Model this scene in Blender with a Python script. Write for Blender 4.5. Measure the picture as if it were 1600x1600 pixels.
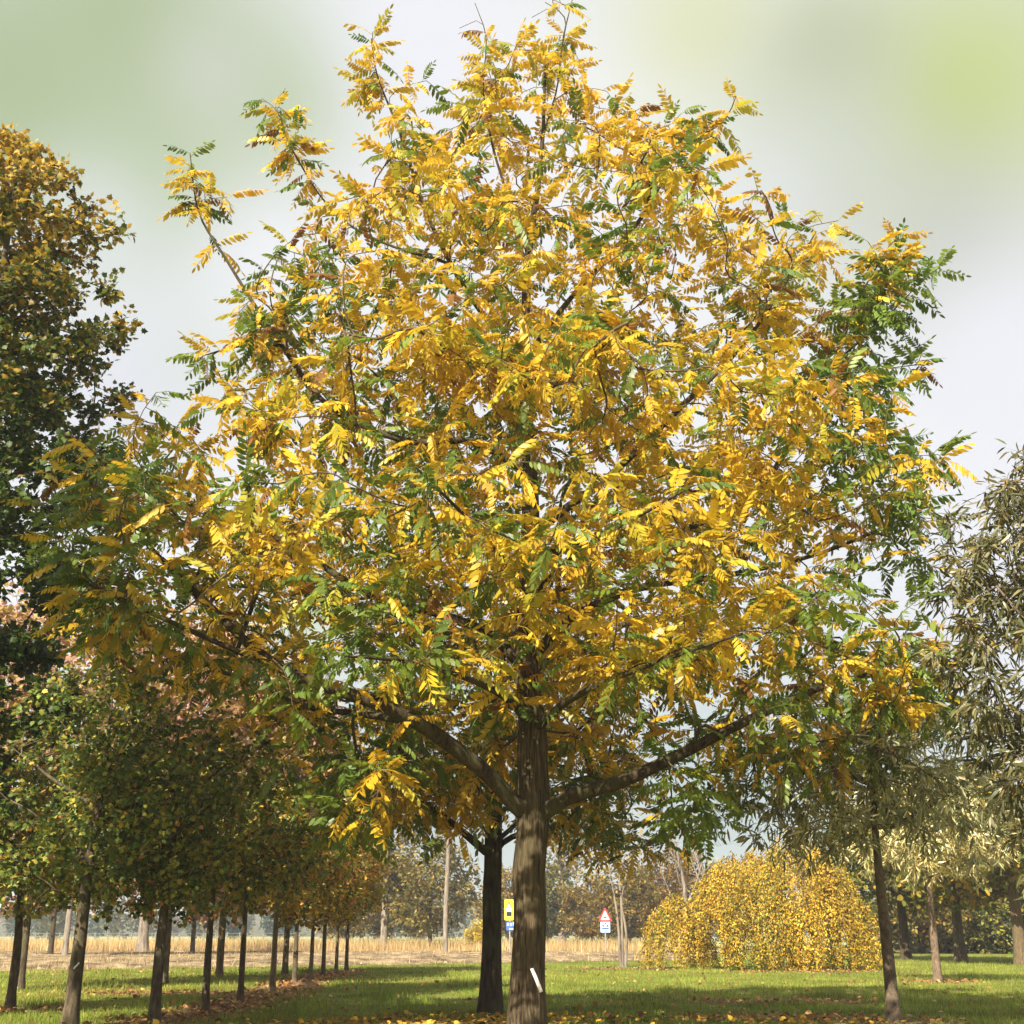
import bpy, math
import numpy as np
from mathutils import Vector, Matrix

for o in list(bpy.data.objects):
    bpy.data.objects.remove(o)
S = bpy.context.scene
COL = S.collection
RAD = math.radians

# ------------------------------------------------------------------ camera
EYE = 1.2
PITCH = RAD(18.21)
FPX = 2000.0                      # focal length in units of the 1600 px photograph
cam = bpy.data.cameras.new("camera")
cam.sensor_width = 36.0
cam.lens = FPX / 1600.0 * 36.0
cam.clip_end = 6000.0
camo = bpy.data.objects.new("camera", cam)
COL.objects.link(camo)
camo.location = (0, 0, EYE)
camo.rotation_euler = (math.pi / 2 + PITCH, 0, 0)
S.camera = camo

# ------------------------------------------------------------------ light
SUN_EL = RAD(40.0)
SUN_AZ = RAD(28.0)                # sun stands behind the camera, to the left
TO_SUN = Vector((-math.sin(SUN_AZ) * math.cos(SUN_EL), -math.cos(SUN_AZ) * math.cos(SUN_EL), math.sin(SUN_EL)))
sl = bpy.data.lights.new("sun", 'SUN')
sl.energy = 5.0
sl.angle = RAD(0.53)
sl.color = (1.0, 0.93, 0.80)
so = bpy.data.objects.new("sun", sl)
COL.objects.link(so)
so.rotation_euler = TO_SUN.to_track_quat('Z', 'Y').to_euler()
so.location = (-20, -20, 40)

S.view_settings.view_transform = 'Standard'
S.view_settings.look = 'None'
S.view_settings.exposure = 1.27
S.view_settings.gamma = 1.0
S.view_settings.use_curve_mapping = False
S.render.engine = 'CYCLES'
cy = S.cycles
cy.max_bounces = 7
cy.diffuse_bounces = 3
cy.glossy_bounces = 2
cy.transmission_bounces = 4
cy.transparent_max_bounces = 4
cy.volume_bounces = 0
cy.caustics_reflective = False
cy.caustics_refractive = False


def lin(r, g, b):
    f = lambda c: (c / 255.0 / 12.92) if c <= 10 else ((c / 255.0 + 0.055) / 1.055) ** 2.4
    return (f(r), f(g), f(b))


def ray(px, py):
    u = (px - 800.0) / FPX
    v = (800.0 - py) / FPX
    c, s = math.cos(PITCH), math.sin(PITCH)
    return np.array([u, c - v * s, s + v * c])


def P(px, py, Y):
    d = ray(px, py)
    return np.array([0, 0, EYE]) + d * (Y / d[1])


def G(px, py):
    d = ray(px, py)
    return np.array([0, 0, EYE]) + d * (-EYE / d[2])


# ------------------------------------------------------------------ sky: bright soft cloud veil over a physical sky
world = bpy.data.worlds.new("World")
S.world = world
world.use_nodes = True
wn = world.node_tree
wn.nodes.clear()
W = wn.nodes.new
L = wn.links.new
tc = W('ShaderNodeTexCoord')
sky = W('ShaderNodeTexSky')
sky.sky_type = 'NISHITA'
sky.sun_disc = False
sky.sun_elevation = SUN_EL
sky.sun_rotation = math.pi + SUN_AZ
skm = W('ShaderNodeVectorMath'); skm.operation = 'SCALE'; skm.inputs[3].default_value = 0.10
L(sky.outputs[0], skm.inputs[0])
nz = W('ShaderNodeTexNoise'); nz.inputs['Scale'].default_value = 2.6; nz.inputs['Detail'].default_value = 1.0
L(tc.outputs['Generated'], nz.inputs['Vector'])
rp = W('ShaderNodeValToRGB')
rp.color_ramp.elements[0].position = 0.36; rp.color_ramp.elements[0].color = (*lin(226, 230, 224), 1)
rp.color_ramp.elements[1].position = 0.62; rp.color_ramp.elements[1].color = (*lin(250, 250, 252), 1)
L(nz.outputs['Fac'], rp.inputs[0])
cur = rp.outputs[0]
# soft cloud masses: pixel direction, angular size (deg), colour, amount
for (px, py, sg, c, a) in [
    (30, 140, 4.6, (176, 191, 146), .97), (450, 170, 3.2, (184, 199, 150), .95), (260, 270, 3.2, (188, 202, 160), .9), (200, 30, 3.0, (179, 193, 148), .9), (330, 110, 1.6, (204, 211, 190), .85),
    (660, 40, 2.6, (243, 243, 249), .95), (690, 300, 3.6, (240, 240, 246), .8),
    (1090, 40, 2.6, (228, 229, 176), .8), (1490, 170, 4.6, (202, 215, 128), 1.0), (1300, 80, 2.2, (192, 198, 162), .85),
    (1480, 395, 3.0, (180, 185, 156), .97), (1270, 220, 2.6, (198, 205, 170), .75),
    (1580, 560, 4.2, (241, 240, 246), .95), (1220, 330, 2.6, (234, 236, 236), .8), (1330, 320, 2.4, (203, 207, 188), .6),
    (200, 620, 3.6, (230, 230, 238), .9), (140, 350, 1.8, (225, 230, 226), .8), (330, 560, 2.2, (214, 222, 208), .6), (440, 420, 2.4, (244, 244, 248), .9),
    (850, 800, 9.0, (246, 246, 250), .8), (480, 950, 1.8, (211, 226, 183), .8), (430, 1140, 1.5, (211, 226, 183), .7),
    (1500, 1000, 4.5, (238, 238, 244), .8), (1120, 1270, 4.0, (176, 194, 192), .95), (700, 1340, 5.0, (172, 192, 190), .95),
    (400, 1350, 5.0, (196, 206, 208), .7), (1500, 1350, 5.0, (190, 202, 202), .7),
]:
    d = Vector(ray(px, py)).normalized()
    k = 1.0 / (RAD(sg) ** 2)
    vm = W('ShaderNodeVectorMath'); vm.operation = 'DOT_PRODUCT'
    vm.inputs[1].default_value = d
    L(tc.outputs['Generated'], vm.inputs[0])
    m1 = W('ShaderNodeMath'); m1.operation = 'MULTIPLY_ADD'
    m1.inputs[1].default_value = k; m1.inputs[2].default_value = -k
    L(vm.outputs['Value'], m1.inputs[0])
    m2 = W('ShaderNodeMath'); m2.operation = 'EXPONENT'
    L(m1.outputs[0], m2.inputs[0])
    m3 = W('ShaderNodeMath'); m3.operation = 'MULTIPLY'; m3.inputs[1].default_value = a
    L(m2.outputs[0], m3.inputs[0])
    mx = W('ShaderNodeMix'); mx.data_type = 'RGBA'
    L(m3.outputs[0], mx.inputs['Factor']); L(cur, mx.inputs['A'])
    mx.inputs['B'].default_value = (*lin(*c), 1)
    cur = mx.outputs['Result']
vs = W('ShaderNodeVectorMath'); vs.operation = 'SCALE'; vs.inputs[3].default_value = 0.425
L(cur, vs.inputs[0])
mx = W('ShaderNodeMix'); mx.data_type = 'RGBA'; mx.inputs['Factor'].default_value = 0.95
L(skm.outputs[0], mx.inputs['A']); L(vs.outputs[0], mx.inputs['B'])
bg = W('ShaderNodeBackground'); bg.inputs[1].default_value = 1.0
L(mx.outputs['Result'], bg.inputs[0])
wo = W('ShaderNodeOutputWorld')
L(bg.outputs[0], wo.inputs[0])

# ------------------------------------------------------------------ materials


def new_mat(name):
    m = bpy.data.materials.new(name)
    m.use_nodes = True
    t = m.node_tree
    t.nodes.clear()
    out = t.nodes.new('ShaderNodeOutputMaterial')
    return m, t, out


def leaf_mat(name, transl=0.35, rough=0.5, spec=0.35, mottling=0.35, nscale=9.0):
    m, t, out = new_mat(name)
    N, K = t.nodes.new, t.links.new
    at = N('ShaderNodeAttribute'); at.attribute_name = 'Col'
    oi = N('ShaderNodeObjectInfo')
    mul = N('ShaderNodeMix'); mul.data_type = 'RGBA'; mul.blend_type = 'MULTIPLY'; mul.inputs['Factor'].default_value = 1
    K(at.outputs['Color'], mul.inputs['A']); K(oi.outputs['Color'], mul.inputs['B'])
    tcn = N('ShaderNodeTexCoord')
    nn = N('ShaderNodeTexNoise'); nn.inputs['Scale'].default_value = nscale; nn.inputs['Detail'].default_value = 2
    K(tcn.outputs['Object'], nn.inputs['Vector'])
    mr = N('ShaderNodeMapRange'); mr.inputs[1].default_value = .3; mr.inputs[2].default_value = .7
    mr.inputs[3].default_value = 1 - mottling; mr.inputs[4].default_value = 1 + mottling * .6
    K(nn.outputs['Fac'], mr.inputs[0])
    sc = N('ShaderNodeVectorMath'); sc.operation = 'SCALE'
    K(mul.outputs['Result'], sc.inputs[0]); K(mr.outputs[0], sc.inputs[3])
    p = N('ShaderNodeBsdfPrincipled')
    p.inputs['Roughness'].default_value = rough
    p.inputs['Specular IOR Level'].default_value = spec
    K(sc.outputs[0], p.inputs['Base Color'])
    tr = N('ShaderNodeBsdfTranslucent')
    K(sc.outputs[0], tr.inputs['Color'])
    mix = N('ShaderNodeMixShader'); mix.inputs[0].default_value = transl
    K(p.outputs[0], mix.inputs[1]); K(tr.outputs[0], mix.inputs[2])
    K(mix.outputs[0], out.inputs[0])
    return m


def bark_mat(name, dark, light, sx=26.0, sz=3.0, bump=0.6, moss=None):
    m, t, out = new_mat(name)
    N, K = t.nodes.new, t.links.new
    tcn = N('ShaderNodeTexCoord')
    mp = N('ShaderNodeMapping'); mp.inputs['Scale'].default_value = (sx, sx, sz)
    K(tcn.outputs['Object'], mp.inputs['Vector'])
    n1 = N('ShaderNodeTexNoise'); n1.inputs['Scale'].default_value = 1; n1.inputs['Detail'].default_value = 5
    n1.inputs['Roughness'].default_value = .65; n1.inputs['Distortion'].default_value = .6
    K(mp.outputs[0], n1.inputs['Vector'])
    r = N('ShaderNodeValToRGB')
    r.color_ramp.elements[0].position = .36; r.color_ramp.elements[0].color = (*dark, 1)
    r.color_ramp.elements[1].position = .66; r.color_ramp.elements[1].color = (*light, 1)
    K(n1.outputs['Fac'], r.inputs[0])
    n2 = N('ShaderNodeTexNoise'); n2.inputs['Scale'].default_value = 2.2; n2.inputs['Detail'].default_value = 4
    K(tcn.outputs['Object'], n2.inputs['Vector'])
    r2 = N('ShaderNodeMapRange'); r2.inputs[1].default_value = .45; r2.inputs[2].default_value = .7
    K(n2.outputs['Fac'], r2.inputs[0])
    mxx = N('ShaderNodeMix'); mxx.data_type = 'RGBA'
    mm = N('ShaderNodeMath'); mm.operation = 'MULTIPLY'; mm.inputs[1].default_value = .55
    K(r2.outputs[0], mm.inputs[0]); K(mm.outputs[0], mxx.inputs['Factor'])
    K(r.outputs[0], mxx.inputs['A']); mxx.inputs['B'].default_value = (*(moss or light), 1)
    oi = N('ShaderNodeObjectInfo')
    mul = N('ShaderNodeMix'); mul.data_type = 'RGBA'; mul.blend_type = 'MULTIPLY'; mul.inputs['Factor'].default_value = 1
    K(mxx.outputs['Result'], mul.inputs['A']); K(oi.outputs['Color'], mul.inputs['B'])
    p = N('ShaderNodeBsdfPrincipled'); p.inputs['Roughness'].default_value = .9
    p.inputs['Specular IOR Level'].default_value = .15
    K(mul.outputs['Result'], p.inputs['Base Color'])
    bp = N('ShaderNodeBump'); bp.inputs['Strength'].default_value = bump; bp.inputs['Distance'].default_value = .03
    K(n1.outputs['Fac'], bp.inputs['Height']); K(bp.outputs[0], p.inputs['Normal'])
    K(p.outputs[0], out.inputs[0])
    return m


def flat_mat(name, col, rough=.5, metal=0.0, nscale=8.0, var=.12):
    m, t, out = new_mat(name)
    N, K = t.nodes.new, t.links.new
    tcn = N('ShaderNodeTexCoord')
    n = N('ShaderNodeTexNoise'); n.inputs['Scale'].default_value = nscale; n.inputs['Detail'].default_value = 4
    K(tcn.outputs['Object'], n.inputs['Vector'])
    r = N('ShaderNodeValToRGB')
    r.color_ramp.elements[0].position = .3; r.color_ramp.elements[0].color = (*[c * (1 - var) for c in col], 1)
    r.color_ramp.elements[1].position = .7; r.color_ramp.elements[1].color = (*[min(1, c * (1 + var)) for c in col], 1)
    K(n.outputs['Fac'], r.inputs[0])
    p = N('ShaderNodeBsdfPrincipled'); p.inputs['Roughness'].default_value = rough; p.inputs['Metallic'].default_value = metal
    K(r.outputs[0], p.inputs['Base Color']); K(p.outputs[0], out.inputs[0])
    return m


def ramp_ground(name, stops, scale, detail=6, rough=.95, bump=.3, bscale=25, dist=.04, second=None):
    """ground sheet: colour from layered noise in world metres; second = (colour, scale, lo, hi, amount) patches"""
    m, t, out = new_mat(name)
    N, K = t.nodes.new, t.links.new
    tcn = N('ShaderNodeTexCoord')
    n = N('ShaderNodeTexNoise'); n.inputs['Scale'].default_value = scale; n.inputs['Detail'].default_value = detail
    n.inputs['Roughness'].default_value = .7
    K(tcn.outputs['Object'], n.inputs['Vector'])
    r = N('ShaderNodeValToRGB')
    e = r.color_ramp.elements
    e[0].position, e[0].color = stops[0][0], (*stops[0][1], 1)
    e[1].position, e[1].color = stops[-1][0], (*stops[-1][1], 1)
    for pos, c in stops[1:-1]:
        q = e.new(pos); q.color = (*c, 1)
    K(n.outputs['Fac'], r.inputs[0])
    c = r.outputs[0]
    if second:
        n2 = N('ShaderNodeTexNoise'); n2.inputs['Scale'].default_value = second[1]; n2.inputs['Detail'].default_value = 5
        K(tcn.outputs['Object'], n2.inputs['Vector'])
        mr = N('ShaderNodeMapRange'); mr.inputs[1].default_value = second[2]; mr.inputs[2].default_value = second[3]
        mr.inputs[4].default_value = second[4]
        K(n2.outputs['Fac'], mr.inputs[0])
        mxx = N('ShaderNodeMix'); mxx.data_type = 'RGBA'
        K(mr.outputs[0], mxx.inputs['Factor']); K(c, mxx.inputs['A']); mxx.inputs['B'].default_value = (*second[0], 1)
        c = mxx.outputs['Result']
    p = N('ShaderNodeBsdfPrincipled'); p.inputs['Roughness'].default_value = rough
    p.inputs['Specular IOR Level'].default_value = .1
    K(c, p.inputs['Base Color'])
    nb = N('ShaderNodeTexNoise'); nb.inputs['Scale'].default_value = bscale; nb.inputs['Detail'].default_value = 4
    K(tcn.outputs['Object'], nb.inputs['Vector'])
    bp = N('ShaderNodeBump'); bp.inputs['Strength'].default_value = bump; bp.inputs['Distance'].default_value = dist
    K(nb.outputs['Fac'], bp.inputs['Height']); K(bp.outputs[0], p.inputs['Normal'])
    K(p.outputs[0], out.inputs[0])
    return m


M_LEAF = leaf_mat('feather_leaf', transl=.45, rough=.42, spec=.45, mottling=.22, nscale=5)
M_SMALL = leaf_mat('small_leaf', transl=.42, rough=.5, spec=.35, mottling=.3, nscale=3)
M_LANCE = leaf_mat('narrow_leaf', transl=.25, rough=.42, spec=.45, mottling=.25, nscale=4)
M_GRASS = leaf_mat('grass_blades', transl=.3, rough=.6, spec=.2, mottling=.45, nscale=.55)
M_DRY = leaf_mat('dry_grass', transl=.3, rough=.8, spec=.1, mottling=.3, nscale=.3)
M_LITTER = leaf_mat('fallen_leaves', transl=.15, rough=.7, spec=.2, mottling=.25, nscale=3)
M_BARK = bark_mat('ridged_bark', (.020, .014, .008), (.150, .108, .060), 34, 2.8, 1.0, (.085, .073, .03))
M_BARK2 = bark_mat('dark_bark', (.018, .012, .007), (.085, .06, .034), 26, 3.0, .8, (.09, .10, .035))
M_TWIG = bark_mat('twig_bark', (.05, .034, .02), (.17, .12, .07), 30, 8, .2)
M_YBARK = bark_mat('young_bark', (.05, .036, .022), (.15, .112, .068), 22, 6, .6, (.10, .10, .045))
M_PALEBARK = bark_mat('pale_bark', (.11, .085, .06), (.31, .26, .205), 8, 1.6, .4)
M_CHESTBARK = bark_mat('brown_bark', (.07, .05, .035), (.19, .14, .095), 16, 10, .3)

# ------------------------------------------------------------------ mesh helpers


def mesh_np(name, v, faces, col=None, smooth=False):
    me = bpy.data.meshes.new(name)
    v = np.asarray(v, dtype=np.float32)
    faces = [np.asarray(f, dtype=np.int32) for f in faces if len(f)]
    me.vertices.add(len(v))
    me.vertices.foreach_set('co', v.ravel())
    nl = sum(f.size for f in faces)
    npoly = sum(len(f) for f in faces)
    me.loops.add(nl)
    me.loops.foreach_set('vertex_index', np.concatenate([f.ravel() for f in faces]))
    me.polygons.add(npoly)
    starts = []
    off = 0
    for f in faces:
        k = f.shape[1]
        starts.append(off + np.arange(len(f), dtype=np.int32) * k)
        off += f.size
    me.polygons.foreach_set('loop_start', np.concatenate(starts).astype(np.int32))
    if smooth:
        me.polygons.foreach_set('use_smooth', np.ones(npoly, dtype=bool))
    if col is not None:
        a = me.color_attributes.new('Col', 'FLOAT_COLOR', 'POINT')
        c = np.ones((len(v), 4), dtype=np.float32)
        c[:, :3] = col
        a.data.foreach_set('color', c.ravel())
    me.update()
    me.validate()
    return me


def obj(name, me, mat, parent=None, loc=None, kind=None):
    if mat is not None and len(me.materials) == 0:
        me.materials.append(mat)
    o = bpy.data.objects.new(name, me)
    COL.objects.link(o)
    if parent is not None:
        o.parent = parent
    if loc is not None:
        o.location = loc
    if kind:
        o['kind'] = kind
    return o


def thing(name, label, cat, loc=(0, 0, 0), group=None, rz=0.0):
    o = bpy.data.objects.new(name, None)
    o.empty_display_size = .3
    COL.objects.link(o)
    o.location = loc
    o.rotation_euler = (0, 0, rz)
    o['label'] = label
    o['category'] = cat
    if group:
        o['group'] = group
    return o


def tag(o, label, cat, group=None):
    o['label'] = label
    o['category'] = cat
    if group:
        o['group'] = group
    return o


def copy_tree(src, loc, rz, label, group=None, scale=1.0, leafcol=None, barkcol=None, name=None, skip=()):
    r = src.copy()
    COL.objects.link(r)
    r.location = loc
    r.rotation_euler = (0, 0, rz)
    r.scale = (scale, scale, scale) if not hasattr(scale, '__len__') else scale
    r['label'] = label
    if name:
        r.name = name
    if group:
        r['group'] = group
    for ch in list(src.children):
        if ch.name.split('.')[0] in skip:
            continue
        c = ch.copy()
        COL.objects.link(c)
        c.parent = r
        tint(c, leafcol, barkcol)
    return r


def tint(c, leafcol, barkcol):
    n = c.name.split('.')[0]
    if n in ('crown', 'leaf') and leafcol is not None:
        c.color = (*leafcol, 1)
    if n in ('trunk', 'branches', 'branch') and barkcol is not None:
        c.color = (*barkcol, 1)


def nrm(a):
    return a / np.maximum(np.linalg.norm(a, axis=-1, keepdims=True), 1e-9)


def resample(pts, step):
    pts = np.asarray(pts, float)
    # Catmull-Rom through the points, then even steps
    if len(pts) > 2:
        q = [pts[0]]
        ext = np.vstack([2 * pts[0] - pts[1], pts, 2 * pts[-1] - pts[-2]])
        for i in range(1, len(ext) - 2):
            p0, p1, p2, p3 = ext[i - 1:i + 3]
            for t in (.25, .5, .75, 1.0):
                q.append(.5 * ((2 * p1) + (-p0 + p2) * t + (2 * p0 - 5 * p1 + 4 * p2 - p3) * t * t + (-p0 + 3 * p1 - 3 * p2 + p3) * t ** 3))
        pts = np.array(q)
    seg = np.linalg.norm(np.diff(pts, axis=0), axis=1)
    s = np.concatenate([[0], np.cumsum(seg)])
    n = max(2, int(math.ceil(s[-1] / step)) + 1)
    u = np.linspace(0, s[-1], n)
    return np.stack([np.interp(u, s, pts[:, k]) for k in range(3)], 1)


def tube(pts, rad, sides, lump=0.0, seed=0, cap=True):
    pts = np.asarray(pts, float)
    rad = np.asarray(rad, float)
    n = len(pts)
    tg = nrm(np.gradient(pts, axis=0))
    ref = np.array([1.0, 0, 0]) if abs(tg[0][0]) < .8 else np.array([0, 1.0, 0])
    u = nrm(np.cross(tg[0], ref))
    U = np.zeros((n, 3))
    for i in range(n):
        u = u - tg[i] * np.dot(u, tg[i])
        u = u / max(np.linalg.norm(u), 1e-9)
        U[i] = u
    V = np.cross(tg, U)
    a = np.arange(sides) * 2 * math.pi / sides
    R = rad[:, None] * np.ones((1, sides))
    if lump > 0:
        g = np.random.default_rng(seed)
        s = np.linspace(0, 1, n)[:, None]
        for k in range(7):
            f, ph, m, am = g.uniform(1, 14), g.uniform(0, 6.3), g.integers(1, 7), g.uniform(.3, 1)
            R = R * (1 + lump * am * np.sin(f * s * 6.28 * .5 + ph + m * a[None, :]))
        R = R * (1 + lump * .9 * np.sin(a[None, :] * 9 + 3 * np.sin(s * 5)) * .6)
    v = pts[:, None, :] + R[:, :, None] * (np.cos(a)[None, :, None] * U[:, None, :] + np.sin(a)[None, :, None] * V[:, None, :])
    v = v.reshape(-1, 3)
    i = np.arange(n - 1)[:, None] * sides
    j = np.arange(sides)[None, :]
    jn = (j + 1) % sides
    q = np.stack([i + j, i + jn, i + sides + jn, i + sides + j], -1).reshape(-1, 4)
    tri = np.zeros((0, 3), int)
    if cap:
        v = np.vstack([v, pts[-1] + tg[-1] * rad[-1] * .5])
        b = (n - 1) * sides
        tri = np.stack([b + j[0], b + jn[0], np.full(sides, len(v) - 1)], 1)
    return v, q, tri


def join(parts):
    vs, qs, ts = [], [], []
    o = 0
    for v, q, t in parts:
        vs.append(v)
        if len(q): qs.append(q + o)
        if len(t): ts.append(t + o)
        o += len(v)
    return np.vstack(vs), [np.vstack(qs) if qs else np.zeros((0, 4), int), np.vstack(ts) if ts else np.zeros((0, 3), int)]


# ------------------------------------------------------------------ tree skeletons


def grow(limbs, tips, step=.22, up=.15, bend=.35, tip_r=.006, power=.5):
    """limbs: [(points, base radius, end radius)], first is the trunk; tips: Nx3 twig ends.
    returns node positions, radii and chains (index lists; the first index is the joint)"""
    cap = 60000
    pos = np.zeros((cap, 3)); dr = np.zeros((cap, 3)); par = np.full(cap, -1); rmin = np.zeros(cap)
    free = np.zeros(cap, bool)
    n = 0
    chains = []
    for li, (pts, r0, r1) in enumerate(limbs):
        p = resample(pts, step)
        d = nrm(np.gradient(p, axis=0))
        ch = []
        if li:
            k = int(np.argmin(np.linalg.norm(pos[:n] - p[0], axis=1)))
            ch = [k]
            p, d = p[1:], d[1:]
        rr = np.interp(np.linspace(0, 1, len(p)), [0, 1], [r0, r1]) if not hasattr(r0, '__len__') else np.interp(np.linspace(0, 1, len(p)), np.linspace(0, 1, len(r0)), r0)
        last = ch[0] if ch else -1
        for i in range(len(p)):
            pos[n], dr[n], par[n], rmin[n] = p[i], d[i], last, rr[i]
            free[n] = (li > 0) or i > len(p) * .3
            last = n
            ch.append(n)
            n += 1
        chains.append(ch)
    nl = len(chains)
    dist = np.array([np.min(np.linalg.norm(pos[:n] - t, axis=1)) for t in tips]) if len(tips) else np.zeros(0)
    for ti in np.argsort(dist):
        t = tips[ti]
        dv = t - pos[:n]
        d = np.linalg.norm(dv, axis=1)
        c = np.einsum('ij,ij->i', dv, dr[:n]) / np.maximum(d, 1e-6)
        cost = d * (1.4 - .45 * c) + np.where(free[:n], 0, 50)
        k = int(np.argmin(cost))
        dd = d[k]
        if dd < .05:
            continue
        p0 = pos[k]
        p1 = p0 + (dr[k] * bend + np.array([0, 0, up])) * dd
        m = max(3, int(math.ceil(dd / step)) + 1)
        s = np.linspace(0, 1, m)[:, None]
        p = (1 - s) ** 2 * p0 + 2 * s * (1 - s) * p1 + s * s * t
        g = nrm(np.gradient(p, axis=0))
        ch = [k]
        last = k
        for i in range(1, m):
            pos[n], dr[n], par[n] = p[i], g[i], last
            free[n] = True
            last = n
            ch.append(n)
            n += 1
        chains.append(ch)
    cnt = np.zeros(n)
    for ch in chains:
        cnt[ch[-1]] += 1
    for i in range(n - 1, -1, -1):
        if par[i] >= 0:
            cnt[par[i]] += cnt[i]
    r = np.maximum(rmin[:n], tip_r * cnt ** power)
    return pos[:n], r, dr[:n], chains, nl


def tube_chain(pos, r, ch, sides, lump=0, seed=0):
    rr = r[ch].copy()
    if len(ch) > 1:
        rr[0] = min(rr[0], rr[1] * 1.25)
    return tube(pos[ch], rr, sides, lump, seed)


# ------------------------------------------------------------------ leaf templates (x along the leaf, z up)


def t_pinnate(pairs=7, droop=.35, hang=.5, llen=.25, lw=.085, g=None, missing=0.0):
    v, f3 = [], []
    f4 = []
    def rach(x):
        return np.array([x, 0, .10 * x - droop * x * x])
    # rachis: flat-sided thin strip folded to a V (3 stations)
    st = [rach(x) for x in (0, .35, .7, 1.0)]
    w = [.011, .009, .007, .004]
    for p, ww in zip(st, w):
        v += [p + np.array([0, ww, .004]), p + np.array([0, -ww, .004]), p + np.array([0, 0, -ww])]
    for i in range(3):
        a, b = i * 3, i * 3 + 3
        f4 += [[a, a + 1, b + 1, b], [a + 1, a + 2, b + 2, b + 1], [a + 2, a, b, b + 2]]
    def leaflet(base, d, side, ln, wd):
        d = d / np.linalg.norm(d)
        s = side - d * np.dot(side, d)
        s = s / np.linalg.norm(s)
        nn = np.cross(d, s)
        k = len(v)
        for (a, b, c) in [(0, 0, 0), (.28, .42, .03), (.68, .40, -.01), (1.0, .04, -.10), (.68, -.40, -.01), (.28, -.42, .03)]:
            v.append(base + d * ln * a + s * wd * b + nn * ln * c * .6)
        f4.append([k, k + 1, k + 2, k + 5])
        f4.append([k + 5, k + 2, k + 3, k + 4])
    for i in range(pairs):
        x = .17 + .78 * i / (pairs - .4)
        prof = .72 + .55 * math.sin(math.pi * min(1, (i + .7) / pairs * .9))
        for sgn in (1, -1):
            if g.random() < missing:
                continue
            h = hang + g.uniform(-.25, .25)
            fw = .42 + g.uniform(-.15, .15)
            d = np.array([fw, sgn * math.cos(h), -math.sin(h)])
            side = np.array([1.0, -sgn * .35, 0]) + g.normal(0, .22, 3)
            leaflet(rach(x + g.uniform(-.02, .02)), d, side, llen * prof * g.uniform(.85, 1.12), lw * prof * 1.25 * g.uniform(.85, 1.1))
    if g.random() > missing:
        leaflet(rach(.99), np.array([1, g.uniform(-.2, .2), -.5]), np.array([0, 1.0, 0]), llen * .85, lw)
    return np.array(v), [np.array(f4)]


def t_lobed():
    out = [(0, 0), (.12, .22), (.10, .46), (.36, .32), (.50, .50), (.62, .28), (1.0, 0), (.62, -.28), (.50, -.50), (.36, -.32), (.10, -.46), (.12, -.22)]
    v = [(.38, 0, .05)] + [(x, y, -.10 * abs(y) - .12 * x * x) for x, y in out]
    f = [[0, 1 + i, 1 + (i + 1) % 12] for i in range(12)]
    return np.array(v, float), [np.array(f)]


def t_lobed_lite():
    out = [(0, 0), (.12, .42), (.55, .42), (1.0, 0), (.55, -.42), (.12, -.42)]
    v = [(x, y, -.15 * abs(y) - .12 * x * x) for x, y in out]
    return np.array(v, float), [np.array([[0, 1, 2, 3], [0, 3, 4, 5]])]


def t_oval():
    v = [(0, 0, 0), (.4, .3, -.04), (1, 0, -.12), (.4, -.3, -.04)]
    return np.array(v, float), [np.array([[0, 1, 2, 3]])]


def t_lance():
    v = [(0, 0, 0), (.3, .085, .0), (.7, .07, -.10), (1, 0, -.28), (.7, -.07, -.10), (.3, -.085, .0)]
    return np.array(v, float), [np.array([[0, 1, 2, 5], [5, 2, 3, 4]])]


G7 = np.random.default_rng(11)
PIN = [t_pinnate(7, .40, .75, .25, .085, G7), t_pinnate(8, .55, .85, .24, .08, G7), t_pinnate(6, .38, .85, .27, .09, G7),
       t_pinnate(7, .60, .75, .25, .085, G7, .08), t_pinnate(6, .50, 1.0, .26, .09, G7, .3), t_pinnate(8, .32, .60, .24, .08, G7, .04)]
LOBED, LOBEDL, OVAL, LANCE = [t_lobed()], [t_lobed_lite()], [t_oval()], [t_lance()]


def frames(f, upv, roll):
    """rotation matrices with x = f, z close to upv, rolled"""
    x = nrm(f)
    y = nrm(np.cross(upv, x))
    z = np.cross(x, y)
    c, s = np.cos(roll)[:, None], np.sin(roll)[:, None]
    y2 = y * c + z * s
    z2 = -y * s + z * c
    return np.stack([x, y2, z2], -1)


def bake(templates, idx, R, T, scale, cols):
    vs, cs, f4, f3 = [], [], [], []
    off = 0
    for k, (tv, tf) in enumerate(templates):
        m = np.where(idx == k)[0]
        if not len(m):
            continue
        w = np.einsum('nij,kj->nki', R[m] * scale[m, None, None], tv) + T[m, None, :]
        nv = len(tv)
        vs.append(w.reshape(-1, 3))
        cs.append(np.repeat(cols[m], nv, axis=0))
        base = off + np.arange(len(m))[:, None, None] * nv
        for f in tf:
            g = (base + f[None]).reshape(-1, f.shape[1])
            (f4 if f.shape[1] == 4 else f3).append(g)
        off += nv * len(m)
    return np.vstack(vs), [np.vstack(f4) if f4 else np.zeros((0, 4), int), np.vstack(f3) if f3 else np.zeros((0, 3), int)], np.vstack(cs)


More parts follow.
